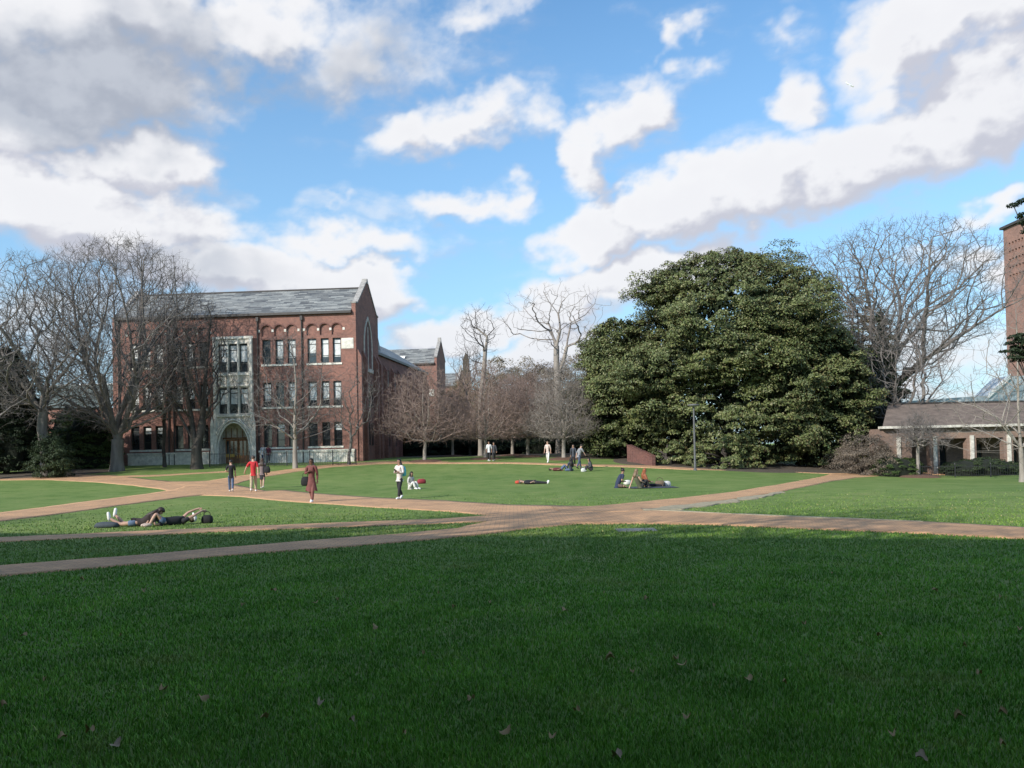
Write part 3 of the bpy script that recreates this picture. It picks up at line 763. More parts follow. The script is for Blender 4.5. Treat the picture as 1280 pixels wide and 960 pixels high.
def lerp(a, b, t): return tuple(a[i]+(b[i]-a[i])*t for i in range(3))
def person(label, pos, heading, h, j, top=(.05, .05, .06), bottom=(.06, .09, .16), hair=(.02, .015, .012), skin='light', shoe=(.7, .7, .7), sleeve=1.0, leg=1.0, hairlen=0, coat=None, skirt=None,
           group=None, wide=1.0, cap=None, bun=False):
    t = thing('person', label, 'person', pos, R(heading), group)
    sm = cl(SK[skin], .6)
    def rad(n, k=1.0, add=0.0): return RAD[n.rstrip('LR')]*h*k+add
    V = {n: (p, rad(n)*(.9 if n in ('pelvis', 'waist', 'chest') else 1), rad(n)*(.9 if n in ('pelvis', 'waist', 'chest') else 1)) for n, p in j.items() if n != 'face'}
    for n_ in ('pelvis', 'waist', 'hiL', 'hiR'): V[n_] = (V[n_][0], V[n_][1]*.80, V[n_][2]*.80)
    body = skin_obj('body', V, EDG, sm, t, 'pelvis')
    # fingers and thumb joined to the same body mesh
    mb = MB()
    for s in 'LR':
        w_, a = Vector(j['wr'+s]), Vector(j['ha'+s]); d = (a-w_).normalized(); sd = d.cross(Vector((0, 1, .3)))
        sd = sd.normalized() if sd.length > .01 else Vector((1, 0, 0)); nn = sd.cross(d)
        for k, L in enumerate((.034, .042, .045, .041)):
            b = a+sd*(k-1.5)*.0105*h; mb.tube([b-d*.01*h, b+d*L*h*.45, b+d*L*h*.85+nn*.012*h], [.0055*h, .005*h, .0035*h], 5)
        b = w_+d*.012*h; mb.tube([b-sd*.008*h, b-sd*.022*h+d*.012*h, b-sd*.026*h+d*.032*h+nn*.006*h], [.006*h, .0055*h, .004*h], 5)
    # nose, ears
    hm = Vector(j['headm']); hb = Vector(j['headb']); ht = Vector(j['headt']); upv = (ht-hb).normalized()
    fwd = Vector(j.get('face', (0, 1, 0))) if 'face' in j else Vector((0, 1, 0)); fwd = (fwd-upv*fwd.dot(upv)).normalized(); sdv = fwd.cross(upv)
    rh = RAD['headm']*h
    mb.tube([hm+fwd*rh*.75+upv*.004*h, hm+fwd*rh*1.12-upv*.008*h, hm+fwd*rh*.8-upv*.012*h], [.004*h, .006*h, .004*h], 5)
    for s in (-1, 1): mb.tube([hm+sdv*s*rh*.8+upv*.006*h, hm+sdv*s*rh*1.02, hm+sdv*s*rh*.8-upv*.012*h], [.004*h, .007*h, .004*h], 5)
    bm = body.data; v0 = len(bm.vertices)
    ov = [tuple(v.co) for v in bm.vertices]+mb.v; of = [tuple(p.vertices) for p in bm.polygons]+[tuple(i+v0 for i in f) for f in mb.f]
    nm = bpy.data.meshes.new('body'); nm.from_pydata(ov, [], of); nm.materials.append(sm); nm.polygons.foreach_set('use_smooth', [True]*len(nm.polygons)); body.data = nm
    fc = cl((.06, .03, .025))
    for s in (-1, 1): m = MB(); c = hm+fwd*rh*.84+sdv*s*rh*.38+upv*.004*h; m.tube([c-sdv*.006*h, c+sdv*.006*h], .0035*h, 6); m.build('eye', fc, t)
    m = MB(); c = hm+fwd*rh*.82-upv*.024*h; m.tube([c-sdv*.011*h, c+sdv*.011*h], .0025*h, 5); m.build('mouth', cl((.25, .09, .08)), t)
    # shirt / jacket
    P = {}; E = []
    for n in ('pelvis', 'waist', 'chest', 'neckb'): P[n] = (j[n], rad(n, 1.10*wide, .010) if n != 'neckb' else rad(n, 1.05, .004))
    up0_ = (Vector(j['waist'])-Vector(j['pelvis'])).normalized(); P['hem'] = (tuple(Vector(j['pelvis'])-up0_*.022*h), rad('pelvis', .98, .006)); E.append(('hem', 'pelvis'))
    E += [('pelvis', 'waist'), ('waist', 'chest'), ('chest', 'neckb')]
    for s in 'LR':
        P['sh'+s] = (j['sh'+s], rad('sh', 1.15, .008)); E.append(('neckb', 'sh'+s))
        if sleeve >= .5: P['el'+s] = (j['el'+s], rad('el', 1.2, .006)); P['wr'+s] = (lerp(j['el'+s], j['wr'+s], (sleeve-.5)*2*.93+.02), rad('wr', 1.25, .006)); E += [('sh'+s, 'el'+s), ('el'+s, 'wr'+s)]
        else: P['el'+s] = (lerp(j['sh'+s], j['el'+s], max(.15, sleeve*2)), rad('el', 1.25, .01)); E.append(('sh'+s, 'el'+s))
        if coat: pass
    P = {k: (v[0], v[1], v[1]) for k, v in P.items()}
    skin_obj('shirt' if not coat else 'coat', P, E, cl(top), t, 'pelvis')
    # trousers / skirt
    up0_ = (Vector(j['waist'])-Vector(j['pelvis'])).normalized()
    P = {'pelvis': (j['pelvis'], rad('pelvis', .98, .004)), 'band': (tuple(Vector(j['pelvis'])+up0_*.05*h), rad('waist', .98, .004))}; E = [('band', 'pelvis')]
    for s in 'LR':
        P['hi'+s] = (j['hi'+s], rad('hi', 1.1, .006)); E.append(('pelvis', 'hi'+s))
        if leg >= .5: P['kn'+s] = (j['kn'+s], rad('kn', 1.15, .008)); P['an'+s] = (lerp(j['kn'+s], j['an'+s], (leg-.5)*2*.92+.02), rad('an', 1.4, .01)); E += [('hi'+s, 'kn'+s), ('kn'+s, 'an'+s)]
        else: P['kn'+s] = (lerp(j['hi'+s], j['kn'+s], leg*2), rad('kn', 1.35, .01)); E.append(('hi'+s, 'kn'+s))
    P = {k: (v[0], v[1], v[1]) for k, v in P.items()}
    skin_obj('trousers' if leg > .6 else 'shorts', P, E, cl(bottom), t, 'pelvis')
    if skirt or coat:
        # flared cloth from the waist to the hem
        hem, rr, c = skirt or coat
        p = Vector(j['waist']); q = lerp(j['knL'], j['knR'], .5); base_ = Vector((q[0]*.6, q[1]*.6, hem*h)); n = 20; vs = []; rings = 7
        for i in range(rings):
            f = i/(rings-1); cc = p.lerp(base_, f); rx = (.068+(rr-.068)*f)*h
            for k in range(n):
                a = 2*math.pi*k/n; w = 1+.10*f*math.sin(a*5+1)+.05*f*math.sin(a*9); vs.append((cc.x+rx*w*math.cos(a), cc.y+rx*w*.85*math.sin(a), cc.z+.015*h*f*math.sin(a*3)))
        fs = [(i*n+k, i*n+(k+1) % n, (i+1)*n+(k+1) % n, (i+1)*n+k) for i in range(rings-1) for k in range(n)]
        mm = MB(); mm.add(vs, fs); mm.build('skirt' if skirt else 'coat_tail', cl(c), t, True)
    # shoes
    for s in 'LR':
        a, b = Vector(j['an'+s]), Vector(j['to'+s]); d = (b-a)
        fl = Vector((d.x, d.y, d.z*.4)).normalized()
        m = MB(); m.tube([a-fl*.028*h-Vector((0, 0, .018*h)), a+Vector((0, 0, -.006*h)), a.lerp(b, .5)-Vector((0, 0, .002*h)), b+fl*.012*h, b+fl*.024*h], [.020*h, .029*h, .027*h, .023*h, .012*h], 8)
        m.build('shoe', cl(shoe, .6), t, True)
    # hair
    mm = MB(); c0 = hm-fwd*rh*.10+upv*rh*.16; vs = []; nr, ns = 12, 18
    for i in range(nr+1):
        th = math.pi*i/nr
        for k in range(ns):
            ph = 2*math.pi*k/ns; d = upv*math.cos(th)+(fwd*math.cos(ph)+sdv*math.sin(ph))*math.sin(th)
            df, du = d.dot(fwd), d.dot(upv); q = 1.0+.05*math.sin(ph*7+th*5)
            if df > .30 and du < .45: q = .55
            elif du < -.35 and not hairlen: q *= .72
            vs.append(c0+(fwd*df*1.22+sdv*d.dot(sdv)*1.12+upv*du*(1.22 if du > 0 else 1.3))*rh*q)
    mm.add(vs, [(i*ns+k, i*ns+(k+1) % ns, (i+1)*ns+(k+1) % ns, (i+1)*ns+k) for i in range(nr) for k in range(ns)])
    if hairlen:
        nb = Vector(j['neckb']); dn = (Vector(j['chest'])-nb).normalized(); L_ = hairlen*h
        for s_, w_ in ((-.55, .5), (0, .62), (.55, .5)):
            a0 = hm-fwd*rh*.55+sdv*s_*rh; mm.tube([a0, nb-fwd*rh*1.05+sdv*s_*rh*1.2, nb-fwd*rh*1.25+dn*L_*.55+sdv*s_*rh*1.3, nb-fwd*rh*1.2+dn*L_+sdv*s_*rh*1.1], [w_*rh, w_*rh*1.1, w_*rh*.9, w_*rh*.25], 8)
        for s_ in (-1, 1): mm.tube([hm+sdv*s_*rh*.85-fwd*rh*.2, nb+sdv*s_*rh*1.05+fwd*rh*.1, nb+sdv*s_*rh*1.15+fwd*rh*.75+dn*L_*.6], [rh*.36, rh*.36, rh*.12], 7)
    if bun: mm.tube([ht-fwd*rh*.5, ht-fwd*rh*.75+upv*rh*.5, ht-fwd*rh*.8+upv*rh*.95], [rh*.3, rh*.48, rh*.2], 8)
    mm.build('hair', cl(hair, .55), t, True)
    if cap:
        m = MB(); X = Matrix((sdv, fwd, upv)).transposed().to_4x4(); X.translation = ht-upv*rh*.35
        m.lathe([(rh*1.12, 0), (rh*1.08, rh*.5), (rh*.8, rh*.95), (rh*.2, rh*1.15)], 16, X); m.box((-rh*.7, rh*.7, -.004*h), (rh*.7, rh*1.9, .006*h), X); m.build('cap', cl(cap), t, True)
    return t

def walk(h, ph=1, sw=.5, arms=None, lean=0.0):
    k = ph
    o = dict(knL=(-.05, .06*k, .285), anL=(-.05, .115*k if k > 0 else .17*k, .045 if k > 0 else .085), toL=(-.052, (.115*k if k > 0 else .17*k)+.075, .03 if k > 0 else .03),
             knR=(.05, -.02*k, .28), anR=(.05, -.15*k if k > 0 else -.11*k, .085 if k > 0 else .045), toR=(.052, (-.15*k if k > 0 else -.11*k)+.068, .022 if k > 0 else .03),
             elL=(-.125, -.05*k*sw*2, .64), wrL=(-.13, -.03*k*sw*4+.03, .50), haL=(-.13, -.03*k*sw*5+.04, .455), elR=(.125, .03*k*sw*2, .64), wrR=(.13, .08*k*sw*2+.02, .51), haR=(.13, .10*k*sw*2+.03, .465))
    if k > 0: o['knR'] = (.05, -.03, .275); o['knL'] = (-.05, .075, .29)
    else: o['knL'] = (-.05, -.03, .275); o['knR'] = (.05, .075, .29)
    if arms: o.update(arms)
    j = J(1.0, **o)
    if lean:
        for n in list(j):
            if n not in ('hiL', 'hiR', 'knL', 'knR', 'anL', 'anR', 'toL', 'toR', 'pelvis'):
                x, y, z = j[n]; dz = z-.52; j[n] = (x, y+dz*math.sin(lean), .52+dz*math.cos(lean))
    return {n: tuple(c*h for c in v) for n, v in j.items()}
HOLD = dict(elL=(-.13, .02, .65), wrL=(-.045, .12, .68), haL=(-.01, .14, .70), elR=(.13, .02, .65), wrR=(.05, .12, .67), haR=(.02, .14, .69))
def hgt(px, ptop, base): return None

def bag(name, label, cat, loc, size, c, rz=0, strap=True):
    t = thing(name, label, cat, loc, R(rz)); a, b, c_ = size
    m = MB(); n = 12; prof = [(.75, 0), (1, .15), (1, .55), (.85, .85), (.5, 1)]
    vs = []
    for s, z in prof:
        for k in range(n): q = 2*math.pi*k/n; x = math.copysign(abs(math.cos(q))**.6, math.cos(q)); y = math.copysign(abs(math.sin(q))**.6, math.sin(q)); vs.append((x*a*s*.5, y*b*s*.5, z*c_))
    fs = [(i*n+k, i*n+(k+1) % n, (i+1)*n+(k+1) % n, (i+1)*n+k) for i in range(len(prof)-1) for k in range(n)]+[tuple(range(n-1, -1, -1)), tuple(range((len(prof)-1)*n, len(prof)*n))]
    m.add(vs, fs); m.build('bag_body', cl(c), t, True)
    m = MB(); m.box((-a*.36, b*.45, c_*.12), (a*.36, b*.62, c_*.5)); m.build('pocket', cl(tuple(v*.8 for v in c)), t)
    if strap:
        m = MB(); m.tube([(-a*.3, 0, c_*.92), (-a*.25, 0, c_*1.3), (0, 0, c_*1.5), (a*.25, 0, c_*1.3), (a*.3, 0, c_*.92)], .012, 6); m.build('strap', cl(tuple(v*.7 for v in c)), t)
    return t
def local(p, pos, heading): 
    v = Matrix.Rotation(R(heading), 3, 'Z') @ Vector(p); return Vector(pos)+v

# heading 0 faces away from the camera, 180 faces it
A = at(289, 615)
person('person walking away in a black shirt and blue jeans, leftmost of the walkers', A, 15, 1.66, walk(1.66, 1, .4, dict(elL=(-.15, .0, .66), wrL=(-.11, .10, .64), haL=(-.08, .13, .65))), (.012, .012, .015), (.07, .11, .19), (.02, .016, .013), 'light', (.55, .55, .57), .45)
A = at(317, 615)
person('person walking away in a red shirt and khaki trousers', A, 12, 1.86, walk(1.86, -1, .5, dict(elL=(-.19, .02, .66), wrL=(-.235, .10, .55), haL=(-.24, .13, .51))), (.50, .028, .035), (.42, .34, .23), (.05, .032, .022), 'light', (.75, .74, .72), .42)
A = at(328, 611)
person('person walking beside the red shirted one in a patterned top and dark skirt', A, 8, 1.68, walk(1.68, 1, .3), (.20, .15, .15), (.03, .028, .03), (.06, .036, .024), 'light', (.6, .55, .5), .3, .3, .10, skirt=(.30, .085, (.025, .025, .03)))
bag('shoulder_bag', 'black shoulder bag carried by the person in the dark skirt', 'bag', local((.27, -.06, .86), A, 8), (.34, .2, .36), (.015, .015, .017))
A = at(390, 628)
person('person in a long maroon coat and white shoes walking towards the viewer', A, 172, 1.74, walk(1.74, 1, .3, dict(elR=(.14, .02, .65), wrR=(.03, .11, .70), haR=(-.01, .12, .715))), (.17, .055, .05), (.20, .075, .065), (.012, .009, .008), 'dark', (.85, .85, .85), 1.0, 1.0, .06, coat=(.26, .13, (.17, .055, .05)))
bag('handbag', 'black handbag hanging at the side of the person in the maroon coat', 'bag', local((.25, .03, .66), A, 172), (.34, .18, .36), (.012, .012, .014))
A = at(500, 624)
person('person in a white top and dark vest looking at a phone while walking', A, 150, 1.64, walk(1.64, 1, .3, HOLD), (.62, .58, .55), (.018, .018, .022), (.012, .01, .009), 'mid', (.8, .8, .8), .9, 1.0, .12)
bag('backpack', 'turquoise backpack on the back of the person with the phone', 'bag', local((0, -.20, .92), A, 150), (.30, .18, .42), (.10, .50, .56), 150, False)
m = MB(); m.box((-.035, -.006, 0), (.035, .006, .14)); m.box((-.03, -.008, .006), (.03, -.0065, .134)); o = m.build('phone', cl((.02, .02, .02), .3), None); o.location = local((.0, .25, 1.12), A, 150); o.rotation_euler = (R(-35), 0, R(150)); tag(o, 'dark phone in the hands of the person with the turquoise backpack', 'phone')
A = at(329, 579.5)
person('person in a grey top and jeans near the stone entrance', A, 185, 1.74, walk(1.74, 1, .4), (.42, .42, .44), (.07, .10, .18), (.16, .12, .08), 'light', (.1, .1, .1), 1.0)
A = at(335.5, 579)
person('person in a maroon top beside the grey topped one near the entrance', A, 190, 1.66, walk(1.66, -1, .4), (.20, .05, .07), (.05, .07, .12), (.03, .02, .016), 'mid', (.1, .1, .1), 1.0, hairlen=.06)

def sit(h, over=None, lean=.1, legs='out'):
    """seated on the ground; pelvis at z .07, legs forward"""
    z0 = .062
    o = dict(pelvis=(0, 0, z0), waist=(0, -.02-lean*.2, z0+.085), chest=(0, -.02-lean*.6, z0+.205), neckb=(0, -.02-lean*.9, z0+.29), neck=(0, -.015-lean*.9, z0+.325), headb=(0, .005-lean*.9, z0+.36), headm=(0, .01-lean*.9, z0+.41), headt=(0, -lean*.9, z0+.453),
             shL=(-.098, -.02-lean*.85, z0+.28), shR=(.098, -.02-lean*.85, z0+.28), hiL=(-.055, .02, z0), hiR=(.055, .02, z0))
    if legs == 'out': o.update(knL=(-.06, .24, z0+.0), anL=(-.06, .46, .03), toL=(-.075, .49, .10), knR=(.06, .24, z0), anR=(.06, .46, .03), toR=(.075, .49, .10))
    if legs == 'bent': o.update(knL=(-.06, .19, z0+.16), anL=(-.06, .26, .04), toL=(-.065, .34, .02), knR=(.06, .24, z0), anR=(.06, .46, .03), toR=(.075, .49, .10))
    if legs == 'up': o.update(knL=(-.06, .18, z0+.17), anL=(-.06, .25, .04), toL=(-.065, .33, .02), knR=(.06, .18, z0+.17), anR=(.06, .25, .04), toR=(.065, .33, .02))
    if legs == 'cross': o.update(knL=(-.19, .12, .055), anL=(.02, .20, .035), toL=(.09, .21, .025), knR=(.19, .12, .055), anR=(-.02, .15, .035), toR=(-.09, .16, .025))
    o.update(elL=(-.13, -.0-lean*.4, z0+.14), wrL=(-.07, .12, z0+.08), haL=(-.04, .16, z0+.08), elR=(.13, -.0-lean*.4, z0+.14), wrR=(.07, .12, z0+.08), haR=(.04, .16, z0+.08))
    if over: o.update(over)
    return J(h, **o)
BACKARM = dict(elR=(.15, -.17, .19), wrR=(.16, -.20, .06), haR=(.16, -.22, .025))
A = at(513, 611.5)
person('person in white sitting on the lawn behind the phone user', A, -125, 1.66, sit(1.66, dict(wrL=(-.06, .10, .24), haL=(-.04, .12, .25), elL=(-.13, .02, .18)), -.06, 'up'), (.50, .47, .44), (.60, .58, .55), (.012, .01, .009), 'mid', (.7, .7, .7), .9, 1, .1)
A = at(527, 604.5)
bag('backpack', 'red backpack lying on the lawn behind the person in white', 'bag', A, (.5, .30, .27), (.26, .03, .04), 20, False)
def lie(h, over=None, knees=False, prone=False):
    """lying on the ground with the head towards -y, feet +y"""
    z = .062
    o = dict(pelvis=(0, 0, z), waist=(0, -.08, z), chest=(0, -.205, z), neckb=(0, -.295, z), neck=(0, -.33, z+.01), headb=(0, -.365, z+.02), headm=(0, -.415, z+.02), headt=(0, -.458, z+.015),
             shL=(.098, -.28, z), shR=(-.098, -.28, z), hiL=(.05, .02, z), hiR=(-.05, .02, z), elL=(.15, -.15, .04), wrL=(.10, -.02, .08), haL=(.06, .01, .09), elR=(-.15, -.15, .04), wrR=(-.10, -.02, .08), haR=(-.06, .01, .09),
             knL=(.055, .24, .045), anL=(.06, .455, .03), toL=(.075, .48, .09), knR=(-.055, .24, .045), anR=(-.06, .455, .03), toR=(-.075, .48, .09))
    if knees: o.update(knL=(.05, .17, .23), anL=(.05, .27, .04), toL=(.05, .35, .02), knR=(-.05, .15, .235), anR=(-.05, .24, .04), toR=(-.05, .32, .02))
    if over: o.update(over)
    j = J(h, **o)
    j['face'] = (0, 0, -1) if prone else (0, 0, 1)
    return j
A = at(667, 605)
p_ = person('person in dark clothes lying on the lawn with head on a red bundle', A, -86, 1.66, lie(1.66, dict(elR=(-.16, -.34, .10), wrR=(-.05, -.42, .13), haR=(-.02, -.44, .14))), (.018, .018, .022), (.02, .02, .026), (.10, .085, .075), 'light', (.8, .8, .8), .6)
A = at(648.5, 604.5)
bag('bundle', 'orange red bundle under the head of the lying person in dark clothes', 'bag', A, (.42, .3, .17), (.50, .07, .04), 10, False)
A = at(701, 588.5)
person('person in jeans lying back with knees raised at the far lawn edge', A, -90, 1.75, lie(1.75, None, True), (.12, .03, .03), (.09, .13, .21), (.02, .015, .012), 'mid', (.6, .6, .6), .5)
A = at(713, 589)
person('person with long dark hair sitting with back turned, left of the crouching one', A, 20, 1.66, sit(1.66, None, .05, 'cross'), (.05, .055, .08), (.08, .12, .2), (.015, .012, .01), 'mid', (.3, .3, .3), 1, 1, .18)
A = at(724, 586)
person('person in a grey shirt and jeans striding with head bent on the far lawn', A, -60, 1.78, walk(1.78, 1, .5, dict(elR=(.13, .10, .68), wrR=(.13, .20, .57), haR=(.13, .23, .54)), .28), (.25, .25, .26), (.06, .08, .13), (.03, .02, .015), 'light', (.05, .05, .05), .5)
A = at(717, 583)
person('person in a dark patterned top standing behind the sitting group', A, 170, 1.66, walk(1.66, -1, .3), (.05, .055, .07), (.02, .022, .03), (.02, .015, .012), 'mid', (.2, .2, .2), 1, 1, .1)
A = at(739, 589)
person('person crouching in dark clothes at the right of the far lawn group', A, 100, 1.68, sit(1.68, dict(pelvis=(0, 0, .12), wrL=(-.06, .16, .16), haL=(-.05, .2, .14)), -.1, 'up'), (.07, .07, .08), (.03, .03, .035), (.02, .015, .012), 'mid', (.75, .75, .75), 1, 1, .06)
A = at(729, 590)
bag('tote_bag', 'white tote bag on the grass by the crouching person', 'bag', A, (.30, .2, .26), (.62, .62, .60), 10)
A = at(685, 578.5)
person('person in white trousers and pale top standing among the far trees', A, 160, 1.76, walk(1.76, 1, .5), (.62, .50, .45), (.72, .70, .68), (.09, .06, .04), 'light', (.7, .7, .7), .5)
A = at(611.5, 576.5)
person('distant person in black and white left of the rounded reddish tree', A, 175, 1.7, walk(1.7, 1, .3), (.68, .68, .68), (.02, .02, .024), (.02, .015, .012), 'mid', (.7, .7, .7), .6)
A = at(617.5, 576.3)
person('distant person in dark clothes beside the one in black and white', A, 185, 1.62, walk(1.62, -1, .3), (.06, .06, .07), (.03, .03, .035), (.02, .015, .012), 'mid', (.5, .5, .5), 1)
for px, lb, c in ((19, 'person in a grey top in the shade at the far left edge', (.25, .25, .27)), (27, 'person in a pale top and white shoes in the far left shade', (.40, .38, .36))):
    A = at(px, 589); person(lb, A, 170, 1.7, walk(1.7, 1 if px < 22 else -1, .3), c, (.03, .03, .035), (.02, .015, .012), 'mid', (.6, .6, .6), 1)
A = at(78, 587.5)
person('person in a pale grey top standing by the holly bush', A, 190, 1.7, walk(1.7, 1, .3), (.22, .22, .23), (.05, .05, .055), (.05, .04, .03), 'mid', (.2, .2, .2), 1)
# right seated group
A = at(772, 610)
person('person in a navy shirt with a hair bun sitting cross legged', A, -75, 1.72, sit(1.72, dict(wrL=(-.02, .16, .17), haL=(-.01, .2, .17), wrR=(.05, .16, .17), haR=(.04, .2, .17)), -.18, 'cross'), (.025, .035, .075), (.10, .07, .055), (.014, .011, .009), 'mid', (.35, .2, .16), .4, .45, bun=True)
A2 = A
A = at(784.5, 606)
bag('tote_bag', 'white cloth bag lying between the navy shirted sitter and the pair', 'bag', A, (.36, .26, .24), (.66, .63, .58), 30, False)
A = at(800, 610.5)
person('person in an olive sleeveless top leaning back on one bare arm', A, -62, 1.70, sit(1.70, dict(elL=(-.16, -.15, .19), wrL=(-.17, -.2, .07), haL=(-.17, -.225, .03)), .12, 'up'), (.10, .105, .065), (.03, .03, .03), (.18, .12, .07), 'light', (.05, .05, .05), .05, 1, .05)
A = at(808.5, 609)
person('person with long auburn hair sitting with dark legs stretched out', A, -80, 1.66, sit(1.66, None, .06, 'out'), (.28, .10, .05), (.016, .016, .02), (.24, .075, .025), 'light', (.03, .03, .03), .9, 1, .16)
A = at(825, 608.5)
bag('satchel', 'brown satchel on the grass at the feet of the auburn haired person', 'bag', A, (.5, .3, .30), (.15, .11, .07), 5)
A = at(833, 608)
bag('cloth_bag', 'crumpled white cloth bag right of the brown satchel', 'bag', A, (.42, .3, .26), (.62, .60, .58), 25, False)
def blanket(px, py, w, d, rz, c, label):
    A = at(px, py); n = 10; vs = []
    for i in range(n+1):
        for j_ in range(n+1):
            x, y = (i/n-.5)*w, (j_/n-.5)*d; a = R(rz); X, Y = A.x+x*math.cos(a)-y*math.sin(a), A.y+x*math.sin(a)+y*math.cos(a); vs.append((X, Y, ground(X, Y)+.02+.015*abs(noise.noise(Vector((X*2.5, Y*2.5, 0))))))
    qs = [(i*(n+1)+j_, (i+1)*(n+1)+j_, (i+1)*(n+1)+j_+1, i*(n+1)+j_+1) for i in range(n) for j_ in range(n)]
    return tag(raw_mesh('picnic_blanket', vs, qs, None, cl(c), None, True), label, 'blanket')
blanket(815, 609.5, 2.2, 1.5, 5, (.06, .07, .09), 'dark blanket under the pair with the auburn haired person')
# two people lying on the near left lawn
A = at(172, 658)
person('person lying face down on the near lawn in denim shorts, white shoes raised', A, 96, 1.68, lie(1.68, dict(knL=(.055, .23, .045), anL=(.06, .36, .20), toL=(.06, .35, .27), knR=(-.06, .24, .045), anR=(-.07, .40, .15), toR=(-.07, .41, .22),
       neckb=(0, -.27, .16), chest=(0, -.19, .12), neck=(0, -.29, .19), headb=(0, -.31, .20), headm=(0, -.35, .225), headt=(0, -.385, .245), shL=(.098, -.26, .15), shR=(-.098, -.26, .15), elL=(.12, -.30, .03), wrL=(.03, -.37, .03), haL=(.0, -.40, .03), elR=(-.12, -.30, .03), wrR=(-.03, -.38, .03), haR=(.0, -.42, .03)), False, True),
       (.035, .025, .025), (.11, .16, .25), (.03, .018, .014), 'light', (.78, .78, .76), .4, .25, .14)
A = at(205, 657)
person('person in a white cap lying on the near lawn with arms stretched out', A, 128, 1.70, lie(1.70, dict(knL=(.06, .17, .21), anL=(.06, .23, .04), toL=(.06, .30, .02), knR=(-.05, .13, .20), anR=(-.05, .22, .04), toR=(-.05, .29, .02),
       elL=(.13, -.40, .17), wrL=(.12, -.54, .22), haL=(.11, -.58, .22), elR=(-.10, -.44, .14), wrR=(-.02, -.58, .20), haR=(-.01, -.62, .19))),
       (.016, .017, .022), (.10, .15, .25), (.10, .07, .05), 'light', (.5, .4, .35), .25, .28, 0, cap=(.78, .78, .78))
A = at(134, 659.5)
bag('duffel_bag', 'dark blue grey duffel bag on the grass left of the lying pair', 'bag', A, (.62, .30, .15), (.05, .065, .08), 3, False)
A = at(259, 654)
bag('shoulder_bag', 'small black bag beyond the hands of the person in the white cap', 'bag', A, (.30, .2, .22), (.012, .012, .014), 0)

# ---- small airplane high in the sky
c = pw(1062, 106, 900)
ap_ = thing('airplane', 'tiny white airplane high in the sky near the clouds', 'airplane', c, R(60)); ap_.rotation_euler = (R(38), R(-30), R(60))
m = MB(); L = 5.2; m.tube([(0, -L, 0), (0, -L*.8, .05), (0, L*.6, 0), (0, L, .3)], [.12, .65, .6, .1], 12); m.build('fuselage', M['white'], ap_, True)
m = MB(); m.prism([(-6, -.08), (6, -.08), (6, .08), (-6, .08)], -1.4, .5, Matrix.Translation((0, 0, .4))); m.build('wing', M['white'], ap_)
m = MB(); m.box((-1.9, L*.78, .2), (1.9, L*.98, .3)); m.box((-.06, L*.72, .3), (.06, L*.98, 1.8)); m.build('tail', M['white'], ap_)

# ================================================================== buildings
def wall(mb, x0, x1, z0, z1, ops, T, depth=.28, back=None):
    """wall face in the local xz plane (facing -y) with openings and their reveals"""
    xs = sorted({x0, x1, *[o[0] for o in ops], *[o[1] for o in ops]}); zs = sorted({z0, z1, *[o[2] for o in ops], *[o[3] for o in ops]})
    for i in range(len(xs)-1):
        for j in range(len(zs)-1):
            cx, cz = (xs[i]+xs[i+1])/2, (zs[j]+zs[j+1])/2
            if any(o[0] < cx < o[1] and o[2] < cz < o[3] for o in ops): continue
            mb.add([(xs[i], 0, zs[j]), (xs[i+1], 0, zs[j]), (xs[i+1], 0, zs[j+1]), (xs[i], 0, zs[j+1])], [(0, 1, 2, 3)], T)
    for a, b, c, d in [o[:4] for o in ops]:
        q = depth
        mb.add([(a, 0, c), (a, 0, d), (a, q, d), (a, q, c)], [(0, 1, 2, 3)], T)
        mb.add([(b, 0, c), (b, q, c), (b, q, d), (b, 0, d)], [(0, 1, 2, 3)], T)
        mb.add([(a, 0, c), (a, q, c), (b, q, c), (b, 0, c)], [(0, 1, 2, 3)], T)
        mb.add([(a, 0, d), (b, 0, d), (b, q, d), (a, q, d)], [(0, 1, 2, 3)], T)
I4 = Matrix.Identity(4)
def window(parent, x0, x1, z0, z1, T=I4, y=.16, blind=0.0, transom=.78, fw_=.07, rg=random, mull=1):
    f = MB(); t = fw_
    f.box((x0, y, z0), (x0+t, y+.08, z1), T); f.box((x1-t, y, z0), (x1, y+.08, z1), T)
    f.box((x0+t, y, z0), (x1-t, y+.08, z0+t), T); f.box((x0+t, y, z1-t), (x1-t, y+.08, z1), T)
    zt = z0+(z1-z0)*transom; f.box((x0+t, y+.01, zt-.03), (x1-t, y+.07, zt+.03), T)
    zt2 = z0+(z1-z0)*.3; f.box((x0+t, y+.01, zt2-.025), (x1-t, y+.07, zt2+.025), T)
    w_ = f.build('window', M['frame'], parent)
    g_ = MB(); g_.add([(x0+t, y+.05, z0+t), (x1-t, y+.05, z0+t), (x1-t, y+.05, z1-t), (x0+t, y+.05, z1-t)], [(0, 1, 2, 3)], T)
    g_.build('pane', M['glass'], w_)
    if blind > 0:  # pale panel paints blinds and the sky reflected in the panes
        b_ = MB(); zb = z1-t-(z1-z0)*blind
        b_.add([(x0+t+.03, y+.042, zb), (x1-t-.03, y+.042, zb), (x1-t-.03, y+.042, z1-t-.1), (x0+t+.03, y+.042, z1-t-.1)], [(0, 1, 2, 3)], T)
        b_.build('blind', M['blind'], w_)
    return w_

